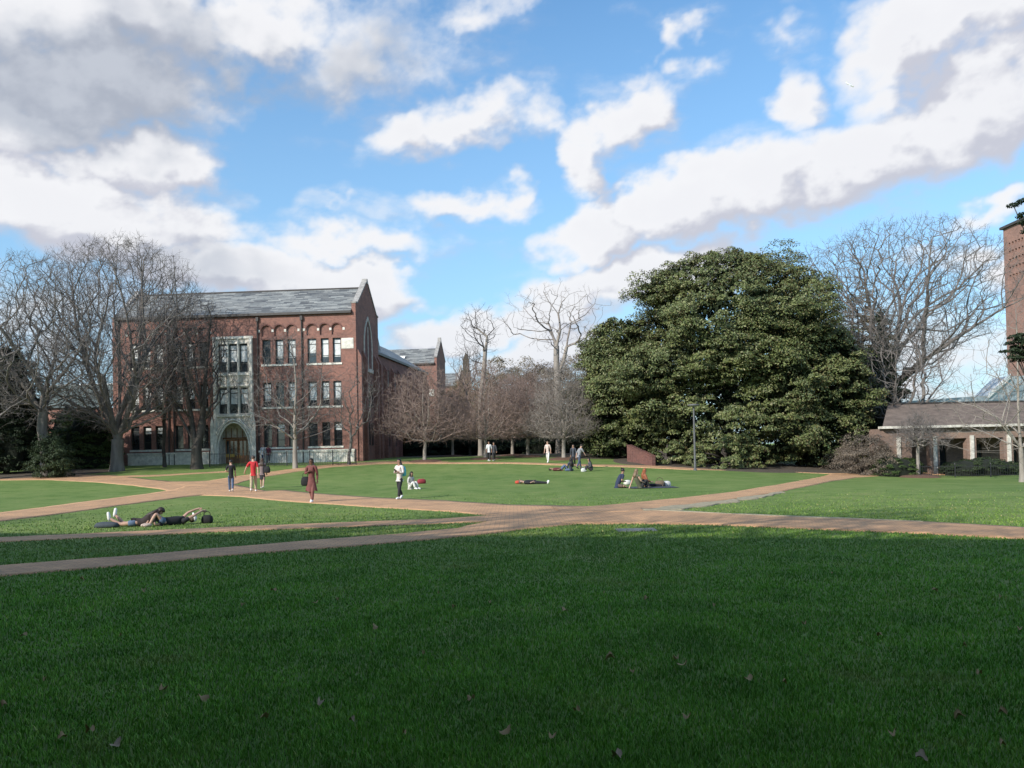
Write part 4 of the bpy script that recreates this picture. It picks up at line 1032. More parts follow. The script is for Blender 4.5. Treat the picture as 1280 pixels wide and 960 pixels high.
# ---- main hall
ORI = col_at(447.5, 74, 576); GZ = ORI.z
hall = thing('school_hall', 'three storey red brick hall with mottled slate roof and pointed stone entrance arch', 'building', ORI, R(-4))
KX = 1/13.65
def ux(px): return (px-445)*KX
EAVE, FLOORS = 13.45, [(1.45, 3.62), (5.1, 7.35), (9.0, 11.25)]
XL = ux(137); DEP = 8.6
groups = [(155.5, 166.5, 171.5, 182, 187.5, 198), (213, 223.5, 229, 239, 246, 256), (326.5, 337, 343, 353.3, 358.5, 369), (383.8, 395, 400.7, 410.8, 415.6, 426)]
ops = []; wins = []; arcs = []
for g6 in groups:
    for k in range(3):
        a, b = ux(g6[2*k]), ux(g6[2*k+1])
        for fl, (z0, z1) in enumerate(FLOORS):
            ops.append((a, b, z0, z1)); wins.append((a, b, z0, z1, fl))
        arcs.append((a, b))
PX0, PX1 = ux(265.4), ux(314.4)
por_op = (PX0+.12, PX1-.12, -.5, 11.45)
mb = MB(); wall(mb, XL, 0, -.6, EAVE, ops+[por_op]+[(a-.07, b+.07, 11.55, 12.55) for a, b in arcs], I4, .30)
# blind arch recess backs and spandrels
for a, b in arcs:
    a -= .07; b += .07; r = (b-a)/2; cx = (a+b)/2; zc = 12.55-r
    mb.add([(a, .14, 11.55), (b, .14, 11.55), (b, .14, 12.55), (a, .14, 12.55)], [(0, 1, 2, 3)])
    N = 10
    for s in (-1, 1):
        for k in range(N):
            t0, t1 = math.pi/2*k/N, math.pi/2*(k+1)/N
            p0 = (cx+s*r*math.cos(t0), zc+r*math.sin(t0)); p1 = (cx+s*r*math.cos(t1), zc+r*math.sin(t1))
            c = (cx+s*r, 12.55)
            v = [(p0[0], 0, p0[1]), (p1[0], 0, p1[1]), (c[0], 0, c[1])]
            mb.add(v, [(0, 1, 2) if s < 0 else (0, 2, 1)])
            mb.add([(p0[0], 0, p0[1]), (p1[0], 0, p1[1]), (p1[0], .14, p1[1]), (p0[0], .14, p0[1])], [(0, 1, 2, 3)])
mb.add([(XL, DEP, -.6), (0, DEP, -.6), (0, DEP, EAVE), (XL, DEP, EAVE)], [(3, 2, 1, 0)])
mb.add([(XL, 0, -.6), (XL, DEP, -.6), (XL, DEP, EAVE), (XL, 0, EAVE)], [(3, 2, 1, 0)])
wl = mb.build('wall', M['brick'], hall)
for a, b, z0, z1, fl in wins:
    rr = random.random()
    bl = (.3 if rr < .12 else 0) if fl == 0 else (.72 if rr < .55 else .55 if rr < .85 else 0)
    window(hall, a, b, z0, z1, blind=bl)
# arch hood bricks (dark header course) and stone blocks
for a, b in arcs:
    mb = MB(); a -= .07; b += .07; r = (b-a)/2+.02; cx = (a+b)/2; zc = 12.55-r+.02
    for k in range(16):
        t0, t1 = math.pi*k/16, math.pi*(k+1)/16
        v = []
        for rr in (r, r+.11):
            for t in (t0, t1):
                for y in (-.035, .0):
                    v.append((cx+rr*math.cos(t), y, zc+rr*math.sin(t)))
        mb.add(v, [(0, 4, 6, 2), (4, 5, 7, 6), (0, 2, 3, 1), (1, 3, 7, 5), (0, 1, 5, 4), (2, 6, 7, 3)])
    mb.build('arch_moulding', M['brick_dark'], hall)
for g6 in groups:
    xsb = [g6[0]-4, (g6[1]+g6[2])/2, (g6[3]+g6[4])/2, g6[5]+4]
    for px in xsb: mb = MB(); x = ux(px); mb.box((x-.1, -.05, 11.95), (x+.1, .05, 12.18)); mb.build('stone_block', M['stone'], hall)
    for fl, (z0, z1) in enumerate(FLOORS):
        mb = MB(); mb.box((ux(g6[0])-.1, -.07, z0-.17), (ux(g6[5])+.1, .14, z0-.003)); mb.build('stone_sill', M['stone'], hall)
for a_, b_ in ((XL+1.1, PX0-.5), (PX1+.5, -.3)): mb = MB(); mb.box((a_, -.14, -.6), (b_, -.003, 1.0)); mb.box((a_-.05, -.19, 1.0), (b_+.05, -.003, 1.15)); mb.build('stone_plinth', M['stone'], hall)
mb = MB(); mb.box((ux(426.8), -.05, 10.25), (ux(442), -.003, 11.2)); mb.box((ux(428.2), -.065, 10.35), (ux(440.5), -.052, 11.1)); mb.build('stone_plaque', M['stone'], hall)
# eave gutter and downspouts
mb = MB(); mb.box((XL, -.28, EAVE+.003), (-.36, .25, EAVE+.22)); mb.build('gutter', M['zinc'], hall)
for px in (141, 205.5, 212.3, 321, 377):
    d = MB(); x = ux(px); d.tube([(x, -.1, -.3), (x, -.1, EAVE-.1)], .065, 8); d.box((x-.12, -.2, EAVE-.5), (x+.12, -.02, EAVE-.12))
    for zz in (2.5, 5, 8, 10.5): d.box((x-.1, -.17, zz), (x+.1, -.01, zz+.06))
    d.build('downspout', M['zinc'], hall)
# roof
RZ = 16.55
mb = MB(); mb.add([(XL-.1, -.25, EAVE+.22), (-.36, -.25, EAVE+.22), (-.36, DEP/2, RZ), (XL-.1, DEP/2, RZ)], [(0, 1, 2, 3)])
mb.add([(XL-.1, DEP+.25, EAVE+.22), (-.36, DEP+.25, EAVE+.22), (-.36, DEP/2, RZ), (XL-.1, DEP/2, RZ)], [(3, 2, 1, 0)])
roof = mb.build('roof', M['slate'], hall)
mb = MB(); mb.tube([(XL, DEP/2, RZ+.02), (-.4, DEP/2, RZ+.02)], .09, 8); mb.build('ridge', M['zinc'], roof)
# gable ends with parapets
def gable(x0, x1, T, name='gable_wall', eave=EAVE, dep=DEP, peak=None, mat='brick', notch=True):
    pk = peak or RZ+.55
    h = dep/2
    poly = [(-.02, -.6), (dep+.02, -.6), (dep+.02, eave+.9), (dep-.65, eave+1.0), (h+.35, pk-.15), (h, pk), (h-.35, pk-.15), (.65, eave+1.0), (-.02, eave+.9)]
    m = MB(); T2 = T @ Matrix(((0, 1, 0, 0), (1, 0, 0, 0), (0, 0, 1, 0), (0, 0, 0, 1)))
    m.prism(poly, x0, x1, T2); o = m.build(name, M[mat], hall)
    c = MB()
    def cop(a, b):
        (ya, za), (yb, zb) = a, b; 
        n = Vector((-(zb-za), (yb-ya))).normalized()*.14
        c.prism([(ya, za+.003), (yb, zb+.003), (yb+n.x, zb+n.y), (ya+n.x, za+n.y)], x0-.06, x1+.06, T2)
    cop((-.06, eave+.9), (.65, eave+1.0)); cop((.66, eave+1.02), (h-.36, pk-.16)); cop((h+.36, pk-.16), (dep-.66, eave+1.02)); cop((dep-.65, eave+1.0), (dep+.06, eave+.9))
    c.prism([(h-.4, pk-.14), (h+.4, pk-.14), (h+.12, pk+.32), (h-.12, pk+.32)], x0-.06, x1+.06, T2)
    c.build('coping', M['coping'], o)
    return o
g1 = gable(-.35, 0.02, I4); g2 = gable(XL-.3, XL+.0, I4, eave=EAVE-.7, peak=RZ+.15)
# pointed window, sills and buttresses on the shaded gable end
def pointed(m, y0, y1, z0, zs, x, wdt, T=I4):
    """pointed arch frame band of width wdt in a plane x = const"""
    h = (y1-y0)/2; cy = (y0+y1)/2; out_, inn = [], []
    def curve(r0):
        pts = [(cy-h-r0, z0)]
        for k in range(9):
            t = k/8; ang = t*math.radians(62)
            R_ = 2*h*1.05+r0; pts.append((cy-h-r0+R_*(1-math.cos(ang)), zs+R_*math.sin(ang)))
        pts[-1] = (cy, pts[-1][1]+.05)
        return pts + [(2*cy-a, b) for a, b in pts[::-1][1:]]
    o_, i_ = curve(wdt), curve(0)
    for k in range(len(o_)-1):
        v = [(x, *o_[k]), (x, *o_[k+1]), (x, *i_[k+1]), (x, *i_[k])]; v2 = [(x-.1, b, c) for a, b, c in v]
        m.add(v+v2, [(0, 1, 2, 3), (4, 7, 6, 5), (0, 4, 5, 1), (3, 2, 6, 7)], T)
    return i_
m = MB(); inner = pointed(m, DEP*.34, DEP*.66, 8.8, 11.0, .10, .22)
m.box((.003, DEP*.34-.2, 8.45), (.16, DEP*.66+.2, 8.797)); m.box((.003, DEP*.5-.06, 8.8), (.075, DEP*.5+.06, 12.8))
m.build('window_tracery', M['stone_dark'], g1)
m = MB(); n_ = len(inner); m.add([(.03, a, b) for a, b in inner], [tuple(range(n_))]); m.build('blind_panel', M['brick_dark'], g1)
for (z0, z1) in FLOORS[:2]:
    for yy in (.35, .5, .65):
        T = Matrix.Translation((.012, DEP*yy+.45, 0)) @ Matrix.Rotation(R(90), 4, 'Z') @ Matrix.Scale(1, 4)
        m = MB(); y_ = DEP*yy; m.box((.022, y_-.42, z0), (.05, y_+.42, z1)); w_ = m.build('window', M['frame'], hall)
        m = MB(); m.add([(.055, y_-.34, z0+.08), (.055, y_+.34, z0+.08), (.055, y_+.34, z1-.08), (.055, y_-.34, z1-.08)], [(0, 1, 2, 3)]); m.build('pane', M['glass'], w_)
m = MB()
for yy in (.1, DEP*.235, DEP*.765, DEP-.6):
    m.box((.024, yy, -.6), (.45, yy+.5, 9.5)); m.prism([(.024, 9.503), (.45, 9.503), (.024, 10.4)], yy, yy+.5)
m.build('buttress', M['brick'], g1)
# entrance bay of carved stone
ent = MB()
W_ = PX1-PX0; cxp = (PX0+PX1)/2
def lights(z0, z1):
    l = []
    n = 3; mw = .2; side = .42; lw = (W_-2*side-2*mw)/3
    for k in range(n): a = PX0+side+k*(lw+mw); l.append((a, a+lw, z0, z1))
    return l
LT = lights(8.35, 10.95) + lights(4.6, 6.95)
T_e = Matrix.Translation((0, -.22, 0))
AX0, AX1 = cxp-1.5, cxp+1.5
wall(ent, PX0, PX1, 0, 11.55, LT + [(AX0, AX1, -.5, 3.75)], T_e, .30)
for xx in (PX0, PX1):
    ent.add([(xx, -.22, -.5), (xx, .3, -.5), (xx, .3, 11.55), (xx, -.22, 11.55)], [(0, 1, 2, 3)] if xx > cxp else [(3, 2, 1, 0)])
ent.add([(PX0, -.22, 11.55), (PX1, -.22, 11.55), (PX1, .3, 11.55), (PX0, .3, 11.55)], [(0, 1, 2, 3)])
# entrance spandrels: four-centred arch
N = 14
def arch_pts(x0, x1, zs, zt):
    c = (x0+x1)/2; h = (x1-x0)/2; r = []
    for k in range(-N, N+1):
        t = k/N; r.append((c+h*t, zs+(zt-zs)*(1-abs(t)**2.0)**.62))
    return r
ap = arch_pts(AX0, AX1, 1.5, 3.75)
for k in range(len(ap)-1):
    (a, za), (b, zb) = ap[k], ap[k+1]
    ent.add([(a, -.22, za), (b, -.22, zb), (b, -.22, 3.75), (a, -.22, 3.75)], [(0, 1, 2, 3)])
eb = ent.build('entrance_bay', M['stone_dark'], hall)
# mouldings, bands, tracery
m = MB()
m.box((PX0-.12, -.34, 11.4), (PX1+.12, -.223, 11.62)); m.box((PX0-.1, -.33, 8.05), (PX1+.1, -.223, 8.25)); m.box((PX0-.1, -.33, 7.05), (PX1+.1, -.223, 7.2)); m.box((PX0-.1, -.35, 4.3), (PX1+.1, -.223, 4.5))
for xx in (PX0-.02, PX1-.22): m.box((xx, -.40, -.4), (xx+.24, -.223, 11.39))
for k in (1, 2):
    a = LT[k][0]-.1; m.box((a-.06, -.31, 4.503), (a+.06, -.223, 11.39))
for k in range(3):        # panel tracery between the two window rows
    a, b = LT[k][0], LT[k][1]
    for q in range(6):
        t0, t1 = math.pi*q/6, math.pi*(q+1)/6; c = (a+b)/2; rr = (b-a)/2-.03
        m.tube([(c+rr*math.cos(t0), -.25, 7.35+rr*.75*math.sin(t0)), (c+rr*math.cos(t1), -.25, 7.35+rr*.75*math.sin(t1))], .035, 5)
    m.tube([(c-.0, -.25, 7.3), (c, -.25, 7.9)], .03, 5)
for off, yy in ((0.0, -.30), (.22, -.36)):      # arch rolls
    pts = arch_pts(AX0-off, AX1+off, 1.5, 3.78+off)
    m.tube([(AX0-off, yy, -.3)]+[(a, yy, z) for a, z in pts]+[(AX1+off, yy, -.3)], .09, 6)
for s in (-1, 1):         # raking hood and pinnacles
    m.tube([(cxp+s*2.0, -.38, 1.9), (cxp+s*1.45, -.38, 3.1), (cxp+s*.5, -.38, 4.1)], .07, 6)
    x = cxp+s*1.95; m.box((x-.15, -.5, -.4), (x+.15, -.403, 3.6)); m.add([(x-.15, -.5, 3.6), (x+.15, -.5, 3.6), (x+.15, -.403, 3.6), (x-.15, -.403, 3.6), (x, -.45, 4.4)], [(0, 1, 4), (1, 2, 4), (2, 3, 4), (3, 0, 4)])
m.build('carved_moulding', M['stone'], eb)
for (a, b, z0, z1) in LT: window(eb, a, b, z0, z1, T_e, .14, blind=.6 if random.random() < .8 else 0)
# doorway: recessed double door with glazed panels
m = MB()
m.add([(AX0, 1.0, -.5), (AX1, 1.0, -.5), (AX1, 1.0, 3.75), (AX0, 1.0, 3.75)], [(0, 1, 2, 3)]); 
m.add([(AX0, .08, -.5), (AX0, 1, -.5), (AX0, 1, 3.75), (AX0, .08, 3.75)], [(3, 2, 1, 0)]); m.add([(AX1, .08, -.5), (AX1, 1, -.5), (AX1, 1, 3.75), (AX1, .08, 3.75)], [(0, 1, 2, 3)])
m.add([(AX0, .08, 3.75), (AX1, .08, 3.75), (AX1, 1, 3.75), (AX0, 1, 3.75)], [(0, 1, 2, 3)])
m.build('porch_recess', M['stone_dark'], eb)
for s in (-1, 1):
    m = MB(); a, b = sorted((cxp+s*.02, cxp+s*1.22))
    m.box((a, .8, -.4), (b, .9, 2.25))
    for q in range(3): m.box((a+.08+q*.37, .77, -.3), (a+.36+q*.37, .797, .55))
    d = m.build('door', M['door'], hall)
    m = MB()
    for q in range(3): m.box((a+.1+q*.37, .765, .75), (a+.34+q*.37, .796, 2.1))
    m.build('pane', M['glass'], d)
    m = MB(); m.box((cxp+s*.12-.02, .72, .5), (cxp+s*.12+.02, .795, .8)); m.build('handle', M['brass'], d)
m = MB(); m.box((AX0+.02, .78, 2.3), (AX1-.02, .88, 2.42))
for q in range(5): x = AX0+.3+q*.52; m.tube([(x, .83, 2.42), (x, .83, 3.3)], .035, 6)
tr_ = m.build('transom', M['door'], hall)
m = MB(); m.box((cxp-1.2, .70, .62), (cxp-.35, .745, .95)); m.build('notice_panel', M['brass'], hall)

# ---- receding wing and second gabled block behind
WO = col_at(472, 83, 576)
wing = thing('rear_wing', 'long shaded brick wing running back behind the hall gable', 'building', WO, R(-6.5))
T = Matrix.Rotation(R(90), 4, 'Z')
ln, he = 24.0, 10.6
ops = []; 
for k in range(8):
    c = 1.6+k*2.9
    for z0, z1 in ((1.2, 3.2), (4.6, 6.7), (7.6, 9.4)): ops += [(c-.75, c-.08, z0, z1), (c+.08, c+.75, z0, z1)]
mb = MB(); wall(mb, 0, ln, -1, he, ops, T, .25)
mb.add([(0, 0, -1), (0, 0, he), (-6, 0, he), (-6, 0, -1)], [(0, 1, 2, 3)])
mb.build('wall', M['brick'], wing)
for a, b, z0, z1 in ops:
    f = MB(); f.box((a, .12, z0), (a+.06, .2, z1), T); f.box((b-.06, .12, z0), (b, .2, z1), T); f.box((a+.06, .12, z1-.06), (b-.06, .2, z1), T); f.box((a+.06, .12, z0), (b-.06, .2, z0+.06), T); f.box((a+.06, .13, (z0+z1)/2-.03), (b-.06, .19, (z0+z1)/2+.03), T)
    w_ = f.build('window', M['stone_dark'] if z0 > 7 else M['frame'], wing)
    f = MB(); f.add([(a+.06, .18, z0+.06), (b-.06, .18, z0+.06), (b-.06, .18, z1-.06), (a+.06, .18, z1-.06)], [(0, 1, 2, 3)], T); f.build('pane', M['glass'], w_)
mb = MB()
for k in range(9): mb.box((.003, .05+k*2.9-.0, -1), (.35, .35+k*2.9, 9.2)); mb.prism([(.003, 9.203), (.35, 9.203), (.003, 9.8)], .05+k*2.9, .35+k*2.9)
mb.build('buttress', M['brick'], wing)
mb = MB(); mb.box((-.2, -.1, he+.003), (.22, ln+.1, he+.25)); mb.build('gutter', M['zinc'], wing)
mb = MB(); mb.add([(.18, -.1, he+.25), (.18, ln, he+.25), (-5, ln, he+3.4), (-5, -.1, he+3.4)], [(0, 1, 2, 3)])
for yy in (2.2,):   # small roof gable seen beside the hall
    mb.add([(-.4, yy-1.2, he+.7), (-.4, yy+1.2, he+.7), (-.4, yy, he+2.3), (-3.2, yy, he+2.3)], [(0, 1, 2), (0, 2, 3), (1, 3, 2)])
mb.build('roof', M['slate'], wing)

BO = col_at(548, 112, 572)
blk = thing('rear_block', 'gabled brick block with slate roof and a small bright skylight behind the conical bare tree', 'building', BO, R(-5))
def simple_block(parent, x0, dep, eave, ridge, wins, par=True):
    mb = MB(); wall(mb, x0, 0, -1.5, eave, wins, I4, .25)
    mb.add([(0, 0, -1.5), (0, dep, -1.5), (0, dep, eave), (0, 0, eave)], [(0, 1, 2, 3)]); mb.add([(x0, dep, -1.5), (0, dep, -1.5), (0, dep, eave), (x0, dep, eave)], [(3, 2, 1, 0)])
    mb.build('wall', M['brick'], parent)
    for a, b, z0, z1 in wins: window(parent, a, b, z0, z1, blind=.4 if random.random() < .3 else 0)
    mb = MB(); mb.add([(x0-.1, -.25, eave), (-.32, -.25, eave), (-.32, dep/2, ridge), (x0-.1, dep/2, ridge)], [(0, 1, 2, 3)]); mb.add([(x0-.1, dep+.2, eave), (-.32, dep+.2, eave), (-.32, dep/2, ridge), (x0-.1, dep/2, ridge)], [(3, 2, 1, 0)])
    rf = mb.build('roof', M['slate'], parent)
    mb = MB(); mb.box((x0, -.3, eave-.2), (-.33, -.01, eave)); mb.build('gutter', M['zinc'], parent)
    h = dep/2; T2 = Matrix(((0, 1, 0, 0), (1, 0, 0, 0), (0, 0, 1, 0), (0, 0, 0, 1)))
    mb = MB(); mb.prism([(-.02, -1.5), (dep, -1.5), (dep, eave+.7), (h+.3, ridge+.8), (h-.3, ridge+.8), (-.02, eave+.7)], -.3, .03, T2); gw = mb.build('gable_wall', M['brick'], parent)
    mb = MB()
    for a, b in (((-.05, eave+.72), (h-.3, ridge+.82)), ((h+.3, ridge+.82), (dep+.05, eave+.72))):
        n = Vector((-(b[1]-a[1]), b[0]-a[0])).normalized()*.15; mb.prism([a, b, (b[0]+n.x, b[1]+n.y), (a[0]+n.x, a[1]+n.y)], -.36, .09, T2)
    mb.prism([(h-.35, ridge+.83), (h+.35, ridge+.83), (h+.1, ridge+1.5), (h-.1, ridge+1.5)], -.36, .09, T2)
    mb.build('coping', M['coping'], gw)
    return rf
wn_ = [(-5.4+k*1.5, -4.6+k*1.5, z0, z0+2.0) for k in range(3) for z0 in (1.5, 5.2, 8.8)]
rf = simple_block(blk, -9.5, 6.8, 12.6, 15.0, wn_)
mb = MB(); mb.add([(-6.0, .78, 13.42), (-4.6, .78, 13.42), (-4.6, 1.25, 13.80), (-6.0, 1.25, 13.80)], [(0, 1, 2, 3)]); mb.build('skylight', M['white'], rf)
mb = MB(); mb.box((-1.4, -.08, 8.0), (-.4, -.003, 9.0)); mb.build('stone_plaque', M['stone'], blk)
BO2 = col_at(575, 150, 570)
blk2 = thing('distant_block', 'farthest gabled brick block with a dark chimney seen between bare trees', 'building', BO2, R(-5))
rf2 = simple_block(blk2, -6.5, 8, 12.3, 15.0, [(-4.2, -3.2, 5, 7), (-2.6, -1.6, 5, 7)])
mb = MB(); mb.box((.4, 1.5, -1), (1.9, 3, 15.3)); mb.box((.6, 1.7, 15.303), (1.7, 2.8, 17.3)); mb.prism([(.6, 17.303), (1.7, 17.303), (1.15, 18.6)], 1.7, 2.8); mb.build('chimney', M['soil'], blk2)
mb = MB(); mb.box((-1.6, -.08, 7.6), (-.5, -.003, 8.8)); mb.build('stone_plaque', M['stone'], blk2)

# ---- low brick house on the left
HO = col_at(132, 88, 585)
hs = thing('brick_annex', 'low brick annex with grey green roof and white roof edge behind the left trees', 'building', HO, R(-3))
mb = MB(); wall(mb, -8, 0, -1, 6.1, [(-6.6, -5.6, 1, 3), (-4.6, -3.6, 1, 3), (-2.6, -1.6, 1, 3)], I4, .25); mb.add([(-8, 0, -1), (-8, 7, -1), (-8, 7, 6.1), (-8, 0, 6.1)], [(3, 2, 1, 0)]); mb.add([(0, 0, -1), (0, 7, -1), (0, 7, 6.1), (0, 0, 6.1)], [(0, 1, 2, 3)]); mb.build('wall', M['brick'], hs)
for a in (-6.6, -4.6, -2.6): window(hs, a, a+1, 1, 3)
mb = MB(); mb.add([(-8.2, -.3, 6.1), (0, -.3, 6.1), (0, 3.5, 8.8), (-7.6, 3.5, 8.8)], [(0, 1, 2, 3)]); mb.add([(-8.2, -.3, 6.1), (-7.6, 3.5, 8.8), (-8.2, 7.2, 6.1)], [(0, 1, 2)]); mb.build('roof', M['green_roof'], hs)
mb = MB(); mb.tube([(-8.25, -.33, 5.9), (-8.25, -.33, 6.15), (-7.65, 3.45, 8.85), (0, 3.45, 8.85)], .09, 6); mb.tube([(-8.0, -.1, 6.0), (-8.0, -.1, -.5)], .07, 6); mb.build('white_trim', M['white'], hs)

# ---- low arcaded building, right
AO = col_at(1110, 60, 590)
arc = thing('arcaded_building', 'low tan brick building with white pillars and a broad brown roof', 'building', (AO.x, AO.y, AO.z), R(1.5))
PXW = lambda px: (px-1105)/1024*60*1.0
EH = 3.35; RT = 5.35
bays = [(1119, 1165), (1165, 1212), (1212, 1259), (1259, 1306), (1306, 1352)]
ops = []
for a, b in bays: ops.append((PXW(a)+1.0 if a == 1119 else PXW(a)+.35, PXW(b)-.35, -1.0, 2.55))
mb = MB(); T_a = I4
wall(mb, -.3, PXW(1352)+1, -1.5, EH, ops, T_a, .5)
mb.add([(-.3, 0, -1.5), (-.3, 2, -1.5), (-.3, 2, EH), (-.3, 0, EH)], [(3, 2, 1, 0)])
mb.build('wall', M['brick_tan'], arc)
mb = MB(); wall(mb, -.3, PXW(1352)+1, -1.5, EH-.05, [(PXW(a)+1.3, PXW(a)+2.1, .3, 2.1) for a, b in bays], Matrix.Translation((0, 2.2, 0)), .3); mb.add([(-.3, .51, EH-.06), (PXW(1352)+1, .51, EH-.06), (PXW(1352)+1, 2.2, EH-.06), (-.3, 2.2, EH-.06)], [(3, 2, 1, 0)]); mb.build('inner_wall', M['brick_tan'], arc)
for a, b in bays: window(arc, PXW(a)+1.3, PXW(a)+2.1, .3, 2.1, Matrix.Translation((0, 2.2, 0)))
for a, b in bays:
    m = MB(); x = PXW(a); m.box((x-.13, -.12, -1.5), (x+.13, -.003, 2.75)); m.box((x-.2, -.18, -1.5), (x+.2, -.123, -.75)); m.build('pillar', M['stone_dark'], arc)
m = MB(); m.box((-.5, -.45, EH+.003), (PXW(1352)+1.3, .3, EH+.18)); m.build('fascia', M['stone_dark'], arc)
m = MB(); m.add([(-.5, -.4, EH+.18), (PXW(1352)+1.3, -.4, EH+.18), (PXW(1352)+1.3, 5, RT), (2.6, 5, RT)], [(0, 1, 2, 3)]); m.add([(-.5, -.4, EH+.18), (2.6, 5, RT), (2.4, 5, EH+.18)], [(0, 1, 2)]); m.build('roof', M['tile'], arc)
m = MB(); m.box((2.6, 4.9, RT+.003), (PXW(1352)+1.3, 5.1, RT+.12)); m.build('ridge', M['zinc'], arc)
# ---- pale roofed hall with white raking edge
q1 = pw(1237, 494, 85); q2 = pw(1262, 470, 85); gz = ground(q1.x, 85)
pr = thing('pale_roofed_hall', 'distant pale metal roof with a thick white sloping edge beside the tower', 'building', (q1.x, 85, gz))
m = MB(); h1, h2 = q1.z-gz, q2.z-gz
m.prism([(-8, 0), (6, 0), (6, h2), (2.1, h2), (0, h1), (-8, h1-.4)], .1, 3); m.build('wall', M['pale_roof'], pr)
m = MB(); m.prism([(-.1, h1-.25), (2.2, h2-.25), (2.2, h2+.25), (-.1, h1+.25)], -.15, .097); m.build('roof_edge', M['white'], pr)
# ---- tower
TP = pw(1260, 480, 100); tz = ground(TP.x, 100)
TH = pw(1259, 287, 100).z - tz
tw = thing('brick_tower', 'tall plain brick tower pierced near its top by rows of small square holes', 'tower', (TP.x, 100, tz))
Tt = Matrix.Rotation(R(-90), 4, 'Z')      # face looking towards -x, local x runs towards the camera
ops = []
for r_ in range(5):
    for c_ in range(6):
        x = .95+c_*.62; z = TH-1.9-r_*.98; ops.append((x, x+.38, z-.42, z))
mb = MB(); wall(mb, 0, 9, -1, TH, ops, Tt, .6)
mb.add([(0, -9, -1), (9, -9, -1), (9, -9, TH), (0, -9, TH)], [(0, 1, 2, 3)]); mb.add([(0, 0, -1), (9, 0, -1), (9, 0, TH), (0, 0, TH)], [(3, 2, 1, 0)]); mb.add([(9, -9, -1), (9, 0, -1), (9, 0, TH), (9, -9, TH)], [(0, 1, 2, 3)])
mb.add([(.6, -9, -1), (.6, 0, -1), (.6, 0, TH-.1), (.6, -9, TH-.1)], [(3, 2, 1, 0)])
mb.build('wall', M['brick_tower'], tw)
mb = MB(); mb.add([(.55, -8.9, TH-8), (.55, -.1, TH-8), (.55, -.1, TH-.2), (.55, -8.9, TH-.2)], [(3, 2, 1, 0)]); mb.build('dark_interior', M['iron'], tw)  # black sheet paints the shade inside the wall holes
mb = MB(); mb.box((-.3, -9.3, TH+.003), (9.3, .3, TH+.3)); mb.build('coping', M['zinc'], tw)

# ---- sloping brick garden wall
GA, GB = col_at(784, 66, 580), col_at(815, 62, 581)
gl = (GB-GA).length; rzz = math.atan2(GB.y-GA.y, GB.x-GA.x)
gw = thing('garden_wall', 'rust coloured garden wall with stepped sloping top beside the magnolia', 'wall', GA, rzz)
m = MB(); st_ = 13
for k in range(st_): x0 = gl*k/st_; m.box((x0+.015, 0, -.4), (x0+gl/st_-.015, .3, 1.35-k*.07))
m.build('brick_panel', M['brick_dark'], gw)
m = MB()
for k in range(st_): x0 = gl*k/st_; m.box((x0, -.04, 1.353-k*.07), (x0+gl/st_, .34, 1.42-k*.07))
m.build('cap', M['brick_dark'], gw)

# ---- iron fences
def iron_fence(name, label, A, B, h, step=2.2, pick=.14, group=None):
    L = math.hypot(B.x-A.x, B.y-A.y); a = math.atan2(B.y-A.y, B.x-A.x)
    t = thing(name, label, 'fence', A, a, group)
    n = max(1, int(round(L/step)))
    def gz_(s): return ground(A.x+(B.x-A.x)*s/L, A.y+(B.y-A.y)*s/L)-A.z
    for k in range(n+1):
        s = L*k/n; m = MB(); m.box((s-.035, -.035, gz_(s)-.2), (s+.035, .035, gz_(s)+h+.08)); m.cyl((s, 0, gz_(s)+h+.08), .05, .01, .09, 8); m.build('post', M['iron'], t)
    m = MB()
    for k in range(n):
        s0, s1 = L*k/n+.036, L*(k+1)/n-.036
        for zz in (h-.08, .12):
            z0, z1 = gz_(s0)+zz, gz_(s1)+zz
            m.add([(s0, -.02, z0), (s1, -.02, z1), (s1, .02, z1), (s0, .02, z0), (s0, -.02, z0+.035), (s1, -.02, z1+.035), (s1, .02, z1+.035), (s0, .02, z0+.035)], [(0, 3, 2, 1), (4, 5, 6, 7), (0, 1, 5, 4), (2, 3, 7, 6)])
        q = int((s1-s0)/pick)
        for j in range(1, q):
            s = s0+(s1-s0)*j/q; m.box((s-.009, -.009, gz_(s)+.05), (s+.009, .009, gz_(s)+h))
    m.build('picket_panel', M['iron'], t)
    return t
iron_fence('iron_fence', 'black iron picket fence in front of the brick hall, right of its entrance', col_at(330, 69, 577), col_at(445, 68.5, 577), 1.15)
iron_fence('iron_fence', 'short black iron fence in front of the stone entrance arch', col_at(262, 70, 580), col_at(312, 69.5, 578), 1.15)
iron_fence('iron_fence', 'long black iron fence along the shrubs of the arcaded building', col_at(1150, 57, 590), col_at(1330, 55, 590), .82)

# ---- lamp post
LP = at(869, 588)
lamp = thing('lamp_post', 'dark lamp post with flat round head in front of the magnolia', 'lamp post', LP)
LH = pw(866, 505, LP.y).z-LP.z
m = MB(); m.lathe([(.14, -.05), (.14, .06), (.09, .1), (.085, .5), (.075, .55), (.06, LH-.3)], 14); m.build('post', M['lamp_metal'], lamp)
m = MB(); m.lathe([(.05, LH-.32), (.08, LH-.28), (.08, LH-.16), (.40, LH-.13), (.43, LH-.08), (.40, LH-.03), (.12, LH), (.01, LH+.02)], 24); hd = m.build('lamp_head', M['lamp_metal'], lamp, True)
m = MB(); m.lathe([(.02, LH-.165), (.3, LH-.16), (.3, LH-.14), (.02, LH-.14)], 20); m.build('lens', M['blind'], hd)

# ---- stone slab in the lawn
SP = at(795, 663)
m = MB(); m.box((-.42, -.3, -.05), (.42, .3, .018)); m.box((-.36, -.24, .0185), (.36, .24, .024)); o = m.build('utility_cover', M['concrete'], None); o.location = SP; tag(o, 'flat pale concrete utility cover set in the lawn by the path junction', 'utility cover')

